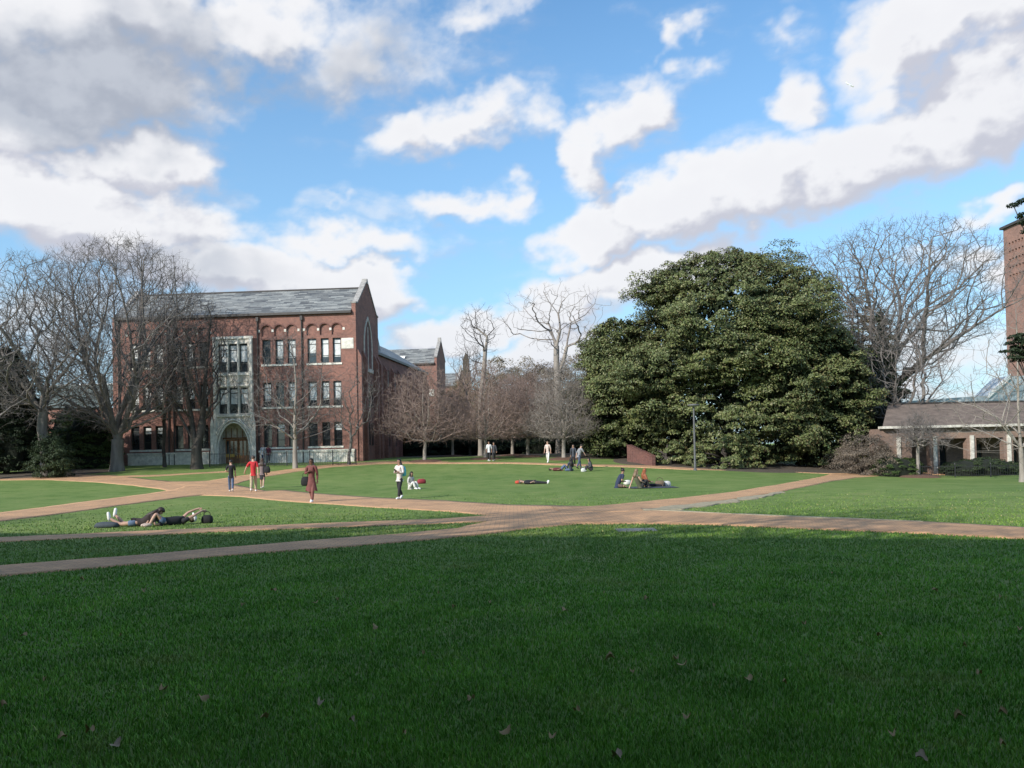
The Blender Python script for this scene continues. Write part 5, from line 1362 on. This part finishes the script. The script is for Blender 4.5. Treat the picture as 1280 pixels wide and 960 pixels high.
# ---- unseen hall, placed and sized behind the photographer to throw the foreground shade
bh = thing('shading_hall', 'tall brick hall standing behind the viewer', 'building', (-46, 7.9, 0), math.atan2(-.281, 1))
m = MB(); BHH = 12.9
wops = [(3+k*4, 4.6+k*4, z, z+2.1) for k in range(15) for z in (1.2, 5.0, 8.8)]
Tb = Matrix.Rotation(R(180), 4, 'Z')
wall(m, -63.5, 0, -1, BHH, [(-b, -a, c, d) for a, b, c, d in wops], Tb, .3); m.box((0, -13, -1), (63.5, -.31, BHH-.02)); m.build('wall', M['brick'], bh)
m = MB(); m.add([(0, .3, BHH), (63.5, .3, BHH), (63.5, -6, BHH+2.6), (0, -6, BHH+2.6)], [(3, 2, 1, 0)]); m.add([(0, -13, BHH), (63.5, -13, BHH), (63.5, -6, BHH+2.6), (0, -6, BHH+2.6)], [(0, 1, 2, 3)]); m.build('roof', M['slate'], bh)
# ================================================================== trees
def mulch(p, r, name='mulch_bed', mat='mulch', hump=.14):
    vs = [(p.x, p.y, ground(p.x, p.y)+hump)]; n = 28; rings = 5
    for j in range(1, rings+1):
        for k in range(n):
            a = 2*math.pi*k/n; rr = r*j/rings*(1+.18*noise.noise(Vector((math.cos(a)*1.5+p.x, math.sin(a)*1.5, 0)))); x, y = p.x+rr*math.cos(a), p.y+rr*math.sin(a)
            vs.append((x, y, ground(x, y)+hump*(1-(j/rings)**2)+(.05 if j < rings else -.03)))
    tr = [(0, 1+k, 1+(k+1) % n) for k in range(n)]; qs = [(1+j*n+k, 1+(j+1)*n+k, 1+(j+1)*n+(k+1) % n, 1+j*n+(k+1) % n) for j in range(rings-1) for k in range(n)]
    return tag(raw_mesh(name, vs, qs, tr, M[mat], None, True), kind='structure')

px_ = lambda n, Y: n*Y/1024      # pixels -> metres at depth Y

# T1 fan shaped oak
B = col_at(146, 67, 582); B.z -= .0
bare_tree('bare_tree', 'largest bare tree on the left with a broad fan shaped crown over the hall roof', B,
          [(3.4, 1.6), (4.6, 4.4), (7.0, 6.7), (10, 7.3), (13, 7.2), (15.5, 6.2), (17.5, 4.4), (18.9, 1.8)], 3.4, .47, M['bark_grey'], M['twig_grey'], 11, (44, 520, 5600), (.75, .62, .42), 5, .62, .010, lean=(.8, 0), bias=.42, lump=.12, jit=.022, updir=.45,
          stems=[[(0, 0, -.25), (0, 0, 1.2), (.05, 0, 2.6), (0, .1, 4.4), (.2, 0, 6.5), (.1, .1, 8.5)], [(.05, 0, 2.6), (.9, -.3, 4.6), (1.7, -.5, 7.0), (2.4, -.4, 9.5)], [(.05, 0, 2.6), (-.9, .2, 4.6), (-1.8, -.2, 6.6), (-2.7, 0, 8.8)], [(.05, 0, 2.6), (-.2, -.8, 4.8), (-.5, -1.5, 7.5)], [(0, .1, 4.4), (.5, .9, 6.6), (.9, 1.6, 9)]], zmin=2.7)
# T2 left bare tree
B = col_at(58, 63, 585)
bare_tree('bare_tree', 'tall bare tree with crooked limbs at the left edge of the lawn', B,
          [(4, 1.5), (6, 4.2), (9, 6.2), (12, 6.0), (14.5, 4.6), (16.5, 3.0), (17.3, 1)], 6.2, .36, M['bark_grey'], M['twig_grey'], 21, (22, 190, 2200), (.75, .5, .35), 4, .6, .010, lean=(-1.2, 0), bias=.45, lump=.3, jit=.07)
# far left: dense purplish trees and more crowns
B = col_at(-40, 60, 585)
bare_tree('bare_tree', 'bare tree cut by the left edge of the picture', B,
          [(3, 1.5), (6, 4.5), (10, 6), (13, 4.6), (15.5, 1.5)], 3, .34, M['bark_dark'], M['twig_grey'], 23, (22, 150, 1400), (.8, .45, .3), 3, .6, .010, bias=.45, lump=.3, jit=.1)
B = col_at(8, 66, 588)
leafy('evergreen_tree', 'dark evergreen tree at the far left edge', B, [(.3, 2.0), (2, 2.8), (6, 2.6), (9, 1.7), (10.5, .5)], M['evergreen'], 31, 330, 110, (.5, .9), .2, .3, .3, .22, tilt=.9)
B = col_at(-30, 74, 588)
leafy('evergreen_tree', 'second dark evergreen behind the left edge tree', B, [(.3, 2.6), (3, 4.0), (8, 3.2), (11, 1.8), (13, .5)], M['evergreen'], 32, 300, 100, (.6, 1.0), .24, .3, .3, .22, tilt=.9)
B = col_at(66, 61.5, 586)
leafy('ivy_bush', 'dark ivy thicket around the foot of the crooked tree', B, [(0, 1.2), (1.2, 1.5), (2.4, 1.2), (3.0, .7), (3.3, .3)], M['ivy'], 33, 170, 90, (.3, .6), .12, .3, .5, .08, core=False, squash=.9, cat='bush')
B = col_at(112, 72, 584)
leafy('holly_bush', 'large dark green holly between the two left trees', B, [(0, 1.8), (1.5, 2.5), (3.4, 2.1), (5.0, .9), (5.6, .2)], M['shrub'], 34, 220, 110, (.4, .8), .17, .3, .3, .12, cat='bush')
B = col_at(88, 77, 584)
leafy('yew_bush', 'tall dark yew in front of the brick annex', B, [(0, 1.4), (2, 1.9), (4.2, 1.5), (5.8, .4)], M['evergreen'], 35, 170, 110, (.4, .8), .17, .3, .3, .12, cat='bush')
B = col_at(30, 84, 584)
leafy('yew_bush', 'dark yew behind the crooked tree trunk', B, [(0, 1.6), (2, 2.2), (4.6, 1.8), (6, .4)], M['evergreen'], 36, 170, 110, (.4, .8), .18, .3, .3, .12, cat='bush')
# T3 multi-stemmed tree in front of the facade
B = col_at(246, 67.5, 580)
S = px_(1, 67.5)
def stem(*pts): return [((x-246)*S, (k % 2)*.3, (580-y)*S) for k, (x, y) in enumerate(pts)]
bare_tree('bare_tree', 'dark bare tree with several upright stems left of the stone entrance', B,
          [(5.0, 2.0), (7, 3.3), (9.5, 4.0), (11.5, 3.6), (13.2, 2.4), (14.2, 1.0)], 3, .40, M['bark_dark'], M['twig_dark'], 41, (18, 130, 1100), (.9, .5, .3), 3, .45, .009, bias=.5, lump=.3, jit=.08,
          stems=[[(0, 0, -.25), (0, 0, .6), (0, 0, 1.8)], stem((246, 552), (252, 520), (258, 470), (262, 420), (266, 395)), stem((246, 552), (238, 515), (232, 470), (226, 430), (220, 400)), stem((246, 556), (228, 520), (212, 490), (196, 465)), stem((252, 520), (246, 470), (243, 425))])
# slender tree between T1 and T3
B = col_at(206, 71, 581)
bare_tree('bare_tree', 'slender bare tree close to the hall wall, left of the multi stemmed tree', B,
          [(4, 1.0), (7, 2.2), (10, 2.4), (12.5, 1.6), (14, .5)], 5, .14, M['bark_dark'], M['twig_dark'], 43, (10, 80, 700), (.7, .4, .3), 3, .4, .009, bias=.5, lump=.2)
# T4 
B = col_at(369, 66, 578)
bare_tree('bare_tree', 'small spreading bare tree with pale trunk before the hall windows', B,
          [(2.8, 2.5), (4.2, 4.4), (6, 4.6), (8, 3.6), (10, 2.2), (11.4, .8)], 3.0, .17, M['bark_pale'], M['twig_grey'], 51, (18, 120, 1000), (.6, .4, .3), 3, .45, .009, bias=.42, lump=.3, jit=.06, stems=[[(0, 0, -.2), (0, 0, 1.5), (0, 0, 3), (.15, 0, 6), (0, .1, 8.8)]], zmin=2.2)
# shaded tree at the hall corner
B = col_at(436, 69, 577)
bare_tree('bare_tree', 'thin bare tree at the hall corner beside the shaded gable', B,
          [(3.0, 1.2), (4.5, 2.2), (6.5, 2.2), (8.5, .8)], 2.6, .12, M['bark_grey'], M['twig_grey'], 53, (9, 60, 450), (.6, .4, .3), 3, .4, .008, bias=.5, lump=.3, jit=.1, lean=(1.0, 0))
# T5 conical beech-like tree, second one, T8 small ones
def youngtree(px, Y, py, h, rmax, seed, label, R0=.14, bark='bark_pale', twig='twig_red', trunk_h=2.2, n=(44, 320, 3200)):
    B = col_at(px, Y, py); mulch(B, 1.5)
    bare_tree('young_tree', label, B, [(trunk_h*.8, rmax*.45), (trunk_h*1.15, rmax*.95), (h*.42, rmax), (h*.62, rmax*.85), (h*.8, rmax*.58), (h*.93, rmax*.3), (h, .1)], trunk_h, R0, M[bark], M[twig], seed, n, (.45, .4, .3), 4, .42, .009, bias=.5, lump=.22, jit=.03, updir=.45, stems=[[(0, 0, -.2), (0, 0, 1), (.05, 0, trunk_h), (-.1, 0, h*.5), (.05, .05, h*.85)], [(.05, 0, trunk_h), (.35, .1, h*.45), (.5, 0, h*.75)]], zmin=trunk_h*.8)
youngtree(531, 71, 573, 8.6, 4.0, 61, 'conical bare tree with dense reddish twigs beside the shaded gable end')
youngtree(607, 73, 573, 8.8, 4.2, 62, 'conical bare tree with reddish twigs below the tall thin tree', .15)
youngtree(660, 76, 577, 8.2, 3.6, 63, 'rounded reddish bare tree with forked stems left of centre gap', .14)
youngtree(705, 70, 577, 8.6, 3.2, 64, 'bare young tree with pale straight trunk just left of the magnolia', .16, twig='twig_pale')
youngtree(641, 82, 576, 8.4, 3.4, 65, 'hazy reddish bare tree farther back in the centre', .15)
youngtree(566, 86, 576, 6.5, 3.2, 66, 'low reddish bare tree behind the two conical trees', .13)
youngtree(749, 78, 577, 8.0, 3.0, 67, 'pale twigged tree half hidden by the left magnolia bough', .15, twig='twig_pale')
# T6 tall thin
B = col_at(601, 84, 574); S = px_(1, 84)
def st6(x0, base, *pts): return [((x-x0)*S, 0, (base-y)*S) for x, y in pts]
bare_tree('tall_bare_tree', 'tall thin bare tree with a small tufted crown in the centre', B,
          [(9.5, .6), (11.5, 1.8), (13, 2.2), (14.6, 1.9), (15.4, .9)], 9, .24, M['bark_pale'], M['twig_dark'], 71, (8, 40, 150), (.6, .4, .3), 3, .45, .009, bias=.5, lump=.3, jit=.12,
          stems=[[(0, 0, -.2), (0, 0, 2)]+st6(601, 574, (602, 500), (607, 470), (609, 445), (612, 424)), st6(601, 574, (612, 424), (600, 414), (590, 410)), st6(601, 574, (612, 424), (624, 412), (633, 408))])
B = col_at(588, 90, 574)
bare_tree('tall_bare_tree', 'faint bare tree with drooping leaf tufts left of the tall thin one', B, [(8, .8), (10, 2.2), (12, 1.5)], 7.5, .14, M['bark_grey'], M['twig_grey'], 73, (10, 50, 300), (.6, .4, .3), 3, .4, .010, jit=.12)
# T7 antler crowned tree: two stems
B = col_at(700, 88, 576); S = px_(1, 88)
s7 = lambda *pts: [((x-700)*S, .15*(i % 2), (576-y)*S) for i, (x, y) in enumerate(pts)]
bare_tree('tall_bare_tree', 'tall bare tree with heavy antler like limbs against the clouds', B,
          [(11, 1.5), (13, 4.8), (15, 5.2), (17.2, 4.2), (18.2, 2.5)], 9, .42, M['bark_pale'], M['twig_pale'], 75, (1, 40, 190), (.6, .4, .3), 3, .5, .011, bias=.45, lump=.3, jit=.14,
          stems=[[(0, 0, -.2), (0, 0, 1.5)]+s7((699, 480), (699, 440), (704, 421), (702, 400), (690, 384), (672, 388), (655, 377)), s7((703, 408), (707, 385), (716, 376), (727, 372)), s7((704, 421), (716, 412), (736, 402), (748, 388), (752, 374)),
                 s7((699, 430), (690, 412), (676, 410)), s7((699, 440), (690, 420), (678, 422), (668, 420)), s7((699, 480), (706, 462), (713, 432), (717, 414), (730, 408)), s7((690, 384), (684, 372), (686, 366)), s7((702, 400), (712, 392), (725, 388), (738, 376), (735, 368))])
# background woods, each crown its own tree
spots = [(585, 104, 9.5, 4.6, 'brown_leaf', 'bronze leaved tree behind the conical bare trees'), (628, 100, 11.5, 4.8, 'brown_leaf', 'bronze and green tree just right of the tall thin tree'),
         (660, 106, 12.5, 5.0, 'brown_leaf', 'olive brown tree crown in the centre of the far wood'), (690, 98, 11.2, 4.6, 'thicket', 'grey brown thicket tree below the antler like tree'),
         (722, 102, 12.0, 5.0, 'brown_leaf', 'broad grey green tree behind the antler like tree'), (752, 96, 10.5, 4.2, 'brown_leaf', 'olive tree behind the left side of the magnolia'),
         (500, 125, 8.0, 4.2, 'thicket', 'brown thicket tree in front of the rear wing'), (610, 120, 9, 5, 'thicket', 'distant brown thicket tree near the farthest block')]
for i, (px, Y, h, r, mt, lb) in enumerate(spots):
    leafy('woodland_tree', lb, col_at(px, Y, 576), [(.5, r*.6), (h*.3, r), (h*.6, r*.95), (h*.85, r*.6), (h, r*.15)], M[mt], 80+i, 300, 120, (.6, 1.3), .17, .3, .4, .2, core=False, squash=.9, tilt=1.0, group='trees of the far wood', shell=.3)
for i, (px, Y, h, r) in enumerate([(493, 96, 3.6, 2.6), (520, 94, 3.2, 2.6), (553, 98, 3.8, 2.8), (585, 92, 3.2, 2.6), (615, 90, 3.6, 2.6), (645, 94, 3.2, 2.6), (675, 90, 3.0, 2.4), (700, 92, 3.4, 2.6), (730, 88, 3.6, 2.6), (758, 84, 3.0, 2.2), (790, 78, 3.2, 2.4), (812, 77, 3.2, 2.4)]):
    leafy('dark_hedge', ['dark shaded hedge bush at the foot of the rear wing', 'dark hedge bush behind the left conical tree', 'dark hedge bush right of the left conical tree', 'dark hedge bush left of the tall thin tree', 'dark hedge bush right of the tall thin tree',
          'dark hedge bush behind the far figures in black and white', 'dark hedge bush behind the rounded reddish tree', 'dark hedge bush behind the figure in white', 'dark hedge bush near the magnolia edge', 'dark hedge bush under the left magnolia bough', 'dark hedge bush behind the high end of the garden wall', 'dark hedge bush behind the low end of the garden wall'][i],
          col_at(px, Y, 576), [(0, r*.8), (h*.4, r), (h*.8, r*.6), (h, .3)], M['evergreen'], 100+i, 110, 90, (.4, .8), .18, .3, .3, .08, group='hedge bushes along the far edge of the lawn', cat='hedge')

# magnolias
def mag(px, Y, prof, seed, label, clusters, per=130, py=585, cs=(.5, 1.2), **k):
    leafy('magnolia_tree', label, col_at(px, Y, py), prof, M['magnolia'], seed, clusters, per, cs, .20, .35, .33, .35, M['bark_dark'], squash=.75, coreshrink=.66, tilt=.6, shell=.2, thin_low=0 if cs[0] < .4 else .38, core=k.pop('core', cs[0] >= .4), **k)
mag(912, 70, [(.1, 5.0), (1.5, 6.2), (3, 7.4), (5, 8.8), (7, 9.5), (10, 9.0), (13, 7.6), (15.0, 6.2), (16.6, 4.3), (17.8, 2.2), (18.3, .5)], 121, 'huge broad magnolia with dense glossy leaves in the right centre', 2300, 150)
mag(778, 72, [(.3, 2.8), (2, 3.9), (5, 4.4), (8, 3.9), (10.5, 2.9), (12.0, 1.6), (12.9, .4)], 122, 'smaller magnolia on the left flank of the huge one', 620)
mag(1030, 67, [(.3, 2.6), (2.5, 3.4), (6, 3.7), (9, 3.1), (11.0, 2.0), (12.2, .5)], 123, 'magnolia on the right flank, next to the ivy clad tree', 620)
mag(982, 78, [(9, 2.8), (14, 3.3), (17.3, 3.2), (19.6, 2.2), (20.8, .7)], 124, 'tall magnolia top rising behind the huge one', 210, 90, core=False)
mag(905, 63, [(0, 2.8), (.8, 3.0), (1.8, 2.2), (2.8, .6)], 125, 'low skirt of magnolia shoots at the foot of the huge tree', 120, 110, cs=(.3, .6), cat='bush')
mag(835, 64, [(0, 1.4), (.6, 1.6), (1.4, .9), (1.9, .3)], 126, 'low magnolia shoot beside the rust coloured garden wall', 60, 100, cs=(.3, .5), cat='bush')
# evergreen ivy-clad mass and the big bare tree on the right
B = col_at(1080, 76, 588); S = px_(1, 76)
s8 = lambda x0, *pts: [((x-x0)*S, .2*(i % 2), (588-y)*S) for i, (x, y) in enumerate(pts)]
leafy('ivy_column', 'ivy covered stem left of the big bare tree', col_at(1078, 77, 588), [(2, 1.0), (6, 1.9), (9, 2.2), (12, 2.5), (14.6, 1.9), (17.0, .5)], M['brown_leaf'], 131, 330, 90, (.35, .8), .14, .3, .45, .3, core=False, cat='climber', tilt=.9)
leafy('ivy_column', 'ivy wrapped around the trunk of the big bare tree', col_at(1107, 75, 588), [(0, 1.2), (4, 1.3), (8, 1.05), (11.5, .75), (14, .35)], M['ivy'], 132, 300, 100, (.25, .55), .16, .3, .2, .3, coreshrink=.7, cat='climber', tilt=.9)
leafy('evergreen_tree', 'dark evergreen filling the gap right of the magnolias', col_at(1090, 72, 588), [(.2, 1.6), (3, 2.6), (6, 2.6), (9, 1.5), (10.5, .4)], M['evergreen'], 133, 260, 110, (.5, .9), .2, .3, .3, .22, tilt=.9)
B = col_at(1109, 76, 588)
bare_tree('big_bare_tree', 'huge bare tree with wide spreading crown right of the magnolia', B,
          [(8, 3), (11, 9.0), (14, 10.8), (17, 10.4), (19.5, 8.2), (21.6, 4)], 9, .72, M['bark_dark'], M['twig_grey'], 141, (40, 360, 4600), (.7, .5, .35), 5, .55, .010, lean=(1.2, 0), bias=.42, lump=.2, jit=.045,
          stems=[[(0, 0, -.2), (0, 0, 3)]+s8(1109, (1110, 500), (1118, 450), (1122, 410), (1122, 385), (1112, 360), (1100, 345), (1092, 325)), s8(1109, (1122, 405), (1132, 375), (1146, 350), (1150, 325)),
                 s8(1109, (1118, 450), (1130, 420), (1150, 400), (1178, 382), (1200, 372)), s8(1109, (1114, 470), (1090, 420), (1080, 380), (1076, 350), (1058, 325)), s8(1109, (1122, 425), (1134, 395), (1150, 378), (1160, 345)),
                 s8(1109, (1118, 440), (1148, 424), (1180, 428), (1210, 410), (1235, 380))])
# leaning tree
B = col_at(1112, 68, 590); S = px_(1, 68)
bare_tree('leaning_tree', 'bare tree leaning far to the right over the arcaded building', B,
          [(3.5, 2), (6, 5.0), (8.5, 5.6), (11, 5), (13, 2.5)], 3, .36, M['bark_grey'], M['twig_grey'], 143, (20, 150, 1500), (.8, .5, .3), 3, .5, .010, lean=(0, 0), bias=.5, lump=.2, jit=.12,
          stems=[[(0, 0, -.2), (.6, 0, 1.2), (1.6, 0, 3.0), (3.2, .1, 5.2), (4.6, 0, 7.0), (6.0, .1, 9.4), (6.9, 0, 11.0)], [(3.2, .1, 5.2), (5.2, .3, 6.0), (7.8, .2, 7.2), (9.8, 0, 8.6)], [(1.6, 0, 3.0), (4.2, -.2, 3.6), (7.0, 0, 4.0)], [(4.6, 0, 7.0), (4.4, .3, 9.2), (5.2, .2, 11.6)]])
# slender and edge trees
youngtree(1148, 57.5, 590, 4.4, 2.1, 151, 'slender pale trunked sapling in front of the arcaded building', .11, n=(14, 90, 700), twig='twig_grey', trunk_h=2.6)
B = col_at(1277, 48, 592); S = px_(1, 48)
s9 = lambda *pts: [((x-1277)*S, -.25*(i % 3), (592-y)*S) for i, (x, y) in enumerate(pts)]
bare_tree('pale_bare_tree', 'pale barked bare tree at the right edge with long arching low branches', B,
          [(2, 2.0), (3.5, 4.4), (5.5, 4.5), (8, 2.4), (10.6, .8)], 4, .13, M['bark_pale'], M['twig_pale'], 153, (12, 70, 420), (.5, .4, .3), 3, .5, .009, bias=.5, lump=.3, jit=.04, lean=(0, 0),
          stems=[[(0, 0, -.2), (0, 0, 2)]+s9((1276, 480), (1274, 420), (1270, 375), (1268, 352)), s9((1277, 560), (1250, 555), (1210, 553), (1180, 540), (1150, 512), (1134, 496)), s9((1276, 530), (1255, 520), (1225, 512), (1196, 498)), s9((1276, 515), (1262, 490), (1245, 460), (1236, 436)), s9((1277, 545), (1262, 535), (1240, 510), (1222, 496)), s9((1275, 480), (1262, 455), (1252, 430)), s9((1277, 570), (1250, 552), (1215, 552), (1186, 545))])
B = col_at(1291, 44, 592)
leafy('pine_tree', 'pine at the right edge showing a tuft of dark needles before the tower', B, [(6.0, .4), (7.0, 1.05), (7.9, .9), (8.3, .3)], M['evergreen'], 161, 42, 120, (.25, .45), .16, .3, .3, .12, core=False)
B = col_at(1322, 34, 592)
leafy('pine_tree', 'taller pine reaching in at the upper right edge', B, [(9.6, .5), (10.6, 1.1), (12.2, 1.1), (13, .4)], M['evergreen'], 162, 50, 120, (.25, .45), .14, .3, .3, .14, core=False)
# shrubs before the arcade
for i, (px, Y, h, r, lb) in enumerate([(1118, 58.5, 1.35, 1.5, 'rounded light green shrub left of the slender sapling'), (1134, 59, 1.2, 1.0, 'small rounded shrub right beside the light green one'), (1204, 58.5, 1.05, 1.5, 'dark low hedge before the arcade, left part'), (1228, 58.7, 1.15, 1.8, 'dark low hedge before the arcade, middle part'), (1248, 58.6, 1.0, 1.3, 'dark low hedge before the arcade, right part')]):
    leafy('clipped_shrub', lb, col_at(px, Y, 590), [(0, r*.9), (h*.5, r), (h*.85, r*.7), (h, r*.2)], M['shrub'] if i < 2 else M['ivy'], 171+i, 110, 130, (.2, .35), .09, .4, .1, .05, coreshrink=.9, cat='shrub')
for i, (px, Y, h, r, lb) in enumerate([(1078, 60, 3.2, 1.8, 'tangled brown leaf thicket right of the magnolias'), (1096, 59, 2.8, 1.2, 'brown dead leaved bush before the arcade corner'), (1060, 63, 2.0, 1.4, 'dark tangle under the right magnolia')]):
    leafy('brown_bush', lb, col_at(px, Y, 590), [(0, r*.8), (h*.4, r), (h*.8, r*.6), (h, .3)], M['thicket'], 181+i, 130, 70, (.3, .7), .10, .3, .5, .06, core=False, cat='bush')
# leaf litter under the trees
for px, Y, r in ((700, 88, 6), (640, 86, 5), (760, 76, 6), (910, 66, 8), (1060, 64, 5), (1000, 64.5, 5), (850, 67, 6), (60, 66, 5), (560, 92, 6)):
    mulch(col_at(px, Y, 580), r, 'leaf_litter', 'soil', .05)
# unseen bare trees, placed behind the photographer to dapple the shadow edge
for i, (x, y, h, r, sd) in enumerate([(-36, 5.5, 16.6, 4.6, 190), (-18.5, 3.5, 17.2, 5.0, 191), (-11.0, .5, 16.6, 4.6, 192), (-5.0, -3.0, 15.8, 4.4, 193), (3.0, -4.2, 15.8, 4.4, 194)]):
    bare_tree('bare_tree', ['bare tree farthest left of the row behind the viewer', 'second bare tree of the row behind the viewer', 'middle bare tree of the row behind the viewer', 'fourth bare tree of the row behind the viewer', 'rightmost bare tree of the row behind the viewer'][i], (x, y, 0), [(5, 2), (8, r*.9), (11, r), (13.5, r*.7), (h, .8)], 4, .38, M['bark_grey'], M['twig_grey'], sd, (24, 150, 1100), (.8, .45, .3), 3, .6, .022, jit=.1)
# ================================================================== near lawn: dry leaves and grass blades
LEAF = [(102, 727), (304, 760), (548, 745), (568, 763), (612, 757), (706, 768), (763, 828), (846, 829), (792, 846), (203, 868), (252, 880), (112, 921), (78, 930), (6, 888), (55, 855), (722, 895), (590, 881), (936, 856), (1006, 785), (1206, 813), (1250, 750),
        (1225, 849), (1254, 940), (1253, 898), (1117, 927), (1200, 903), (893, 761), (808, 752), (921, 662), (342, 742), (180, 742), (423, 753), (530, 822), (632, 924), (855, 838), (395, 758), (300, 700), (470, 790), (1100, 800), (980, 860), (690, 930), (330, 905), (1040, 720), (150, 800), (1168, 742), (860, 905), (505, 925), (1275, 792), (30, 800), (755, 745)]
SPEC = {(400, 885): 'pale curled dry leaf in the left foreground, lightest of the fallen leaves', (772, 954): 'pale dry leaf at the bottom edge of the lawn below the centre', (145, 940): 'dark edged striped dry leaf standing up in the lower left lawn', (440, 908): 'flat greyish dry leaf right of the pale curled leaf', (1152, 957): 'pale leaf at the bottom edge right of centre'}
def leaf_obj(px, py, seed, label, group=None, c=None):
    rg = random.Random(seed); A = at(px, py); size = rg.choice((.03, .04, .05, .06, .08)) if not label.startswith('pale') else .07
    n = 22; vs = [(0, 0, .012)]; ph = rg.random()*6
    for k in range(n):
        a = 2*math.pi*k/n; lob = .62+.38*abs(math.cos(a*2.5+.2))**.7; lob *= 1.0 if abs(a-math.pi) > .3 else 1.25
        r = size*.5*lob; x, y = r*math.cos(a), r*math.sin(a)*.8
        vs.append((x, y, .012+.02*math.sin(a*2+ph)*r/size*2+abs(y)*.45))
    o = raw_mesh('fallen_leaf', vs, None, [(0, 1+k, 1+(k+1) % n) for k in range(n)], M['dry_leaf'] if c is None else c, None, True)
    o.location = A+Vector((0, 0, .032)); o.rotation_euler = (R(rg.uniform(-25, 25)), R(rg.uniform(-25, 25)), rg.random()*6.28)
    return tag(o, label, 'fallen leaf', group)
for i, (x, y) in enumerate(LEAF): leaf_obj(x, y, i, 'small brown dry leaf lying in the shaded foreground grass', 'small fallen leaves scattered over the foreground lawn')
M['pale_dry'] = mat_leaf('pale_dry_leaf', [(0, (.28, .21, .15)), (1, (.38, .30, .22))], .8, .1)
for i, ((x, y), lb) in enumerate(SPEC.items()): leaf_obj(x, y, 500+i, lb, None, M['pale_dry'])

def inpoly(x, y, poly):
    ins = np.zeros(x.shape, bool); n = len(poly); j = n-1
    for i in range(n):
        xi, yi = poly[i]; xj, yj = poly[j]
        if yi != yj: ins ^= ((yi > y) != (yj > y)) & (x < (xj-xi)*(y-yi)/(yj-yi)+xi)
        j = i
    return ins
def ground_np(x, y):
    gx_, gy_ = np.array(gx), np.array(gy); Z = np.array([v[2] for v in gv]).reshape(len(gy), len(gx))
    i = np.clip(np.searchsorted(gx_, x)-1, 0, len(gx_)-2); j = np.clip(np.searchsorted(gy_, y)-1, 0, len(gy_)-2)
    u = (x-gx_[i])/(gx_[i+1]-gx_[i]); v = (y-gy_[j])/(gy_[j+1]-gy_[j])
    return Z[j, i]*(1-u)*(1-v)+Z[j, i+1]*u*(1-v)+Z[j+1, i]*(1-u)*v+Z[j+1, i+1]*u*v
NB = 560000
r = np.exp(rng.uniform(math.log(2.4), math.log(36), NB)); a = rng.uniform(-.78, .78, NB); X = r*np.sin(a); Y = r*np.cos(a)
ok = rng.random(NB) < 1-.95*ss(r, 11, 34)
ex, ey = rng.normal(0, .035, NB), rng.normal(0, .035, NB)
for P in path_polys: ok &= ~inpoly(X+ex, Y+ey, P)
X, Y, r = X[ok], Y[ok], r[ok]; n = len(X); Zg = ground_np(X, Y)
cl_ = fbm(X, Y, .9, 4, .6, 300)+.5*fbm(X, Y, 6, 3, .6, 310)
hgt_ = (.022+.020*rng.random(n))*(1+.5*np.clip(cl_, -.8, 1.0)); wd = .0028*np.maximum(1, r/3.4)**.75
ang = rng.uniform(0, 2*np.pi, n); bend = rng.uniform(.1, .8, n)*hgt_; da = rng.uniform(0, 2*np.pi, n)
dx, dy = np.cos(ang)*wd, np.sin(ang)*wd; bx, by = np.cos(da)*bend, np.sin(da)*bend
V = np.stack([np.c_[X-dx, Y-dy, Zg-.004], np.c_[X+dx, Y+dy, Zg-.004], np.c_[X+dx*.7+bx*.35, Y+dy*.7+by*.35, Zg+hgt_*.6], np.c_[X-dx*.7+bx*.35, Y-dy*.7+by*.35, Zg+hgt_*.6], np.c_[X+bx, Y+by, Zg+hgt_]], axis=1).reshape(-1, 3)
k = np.arange(n)[:, None]*5
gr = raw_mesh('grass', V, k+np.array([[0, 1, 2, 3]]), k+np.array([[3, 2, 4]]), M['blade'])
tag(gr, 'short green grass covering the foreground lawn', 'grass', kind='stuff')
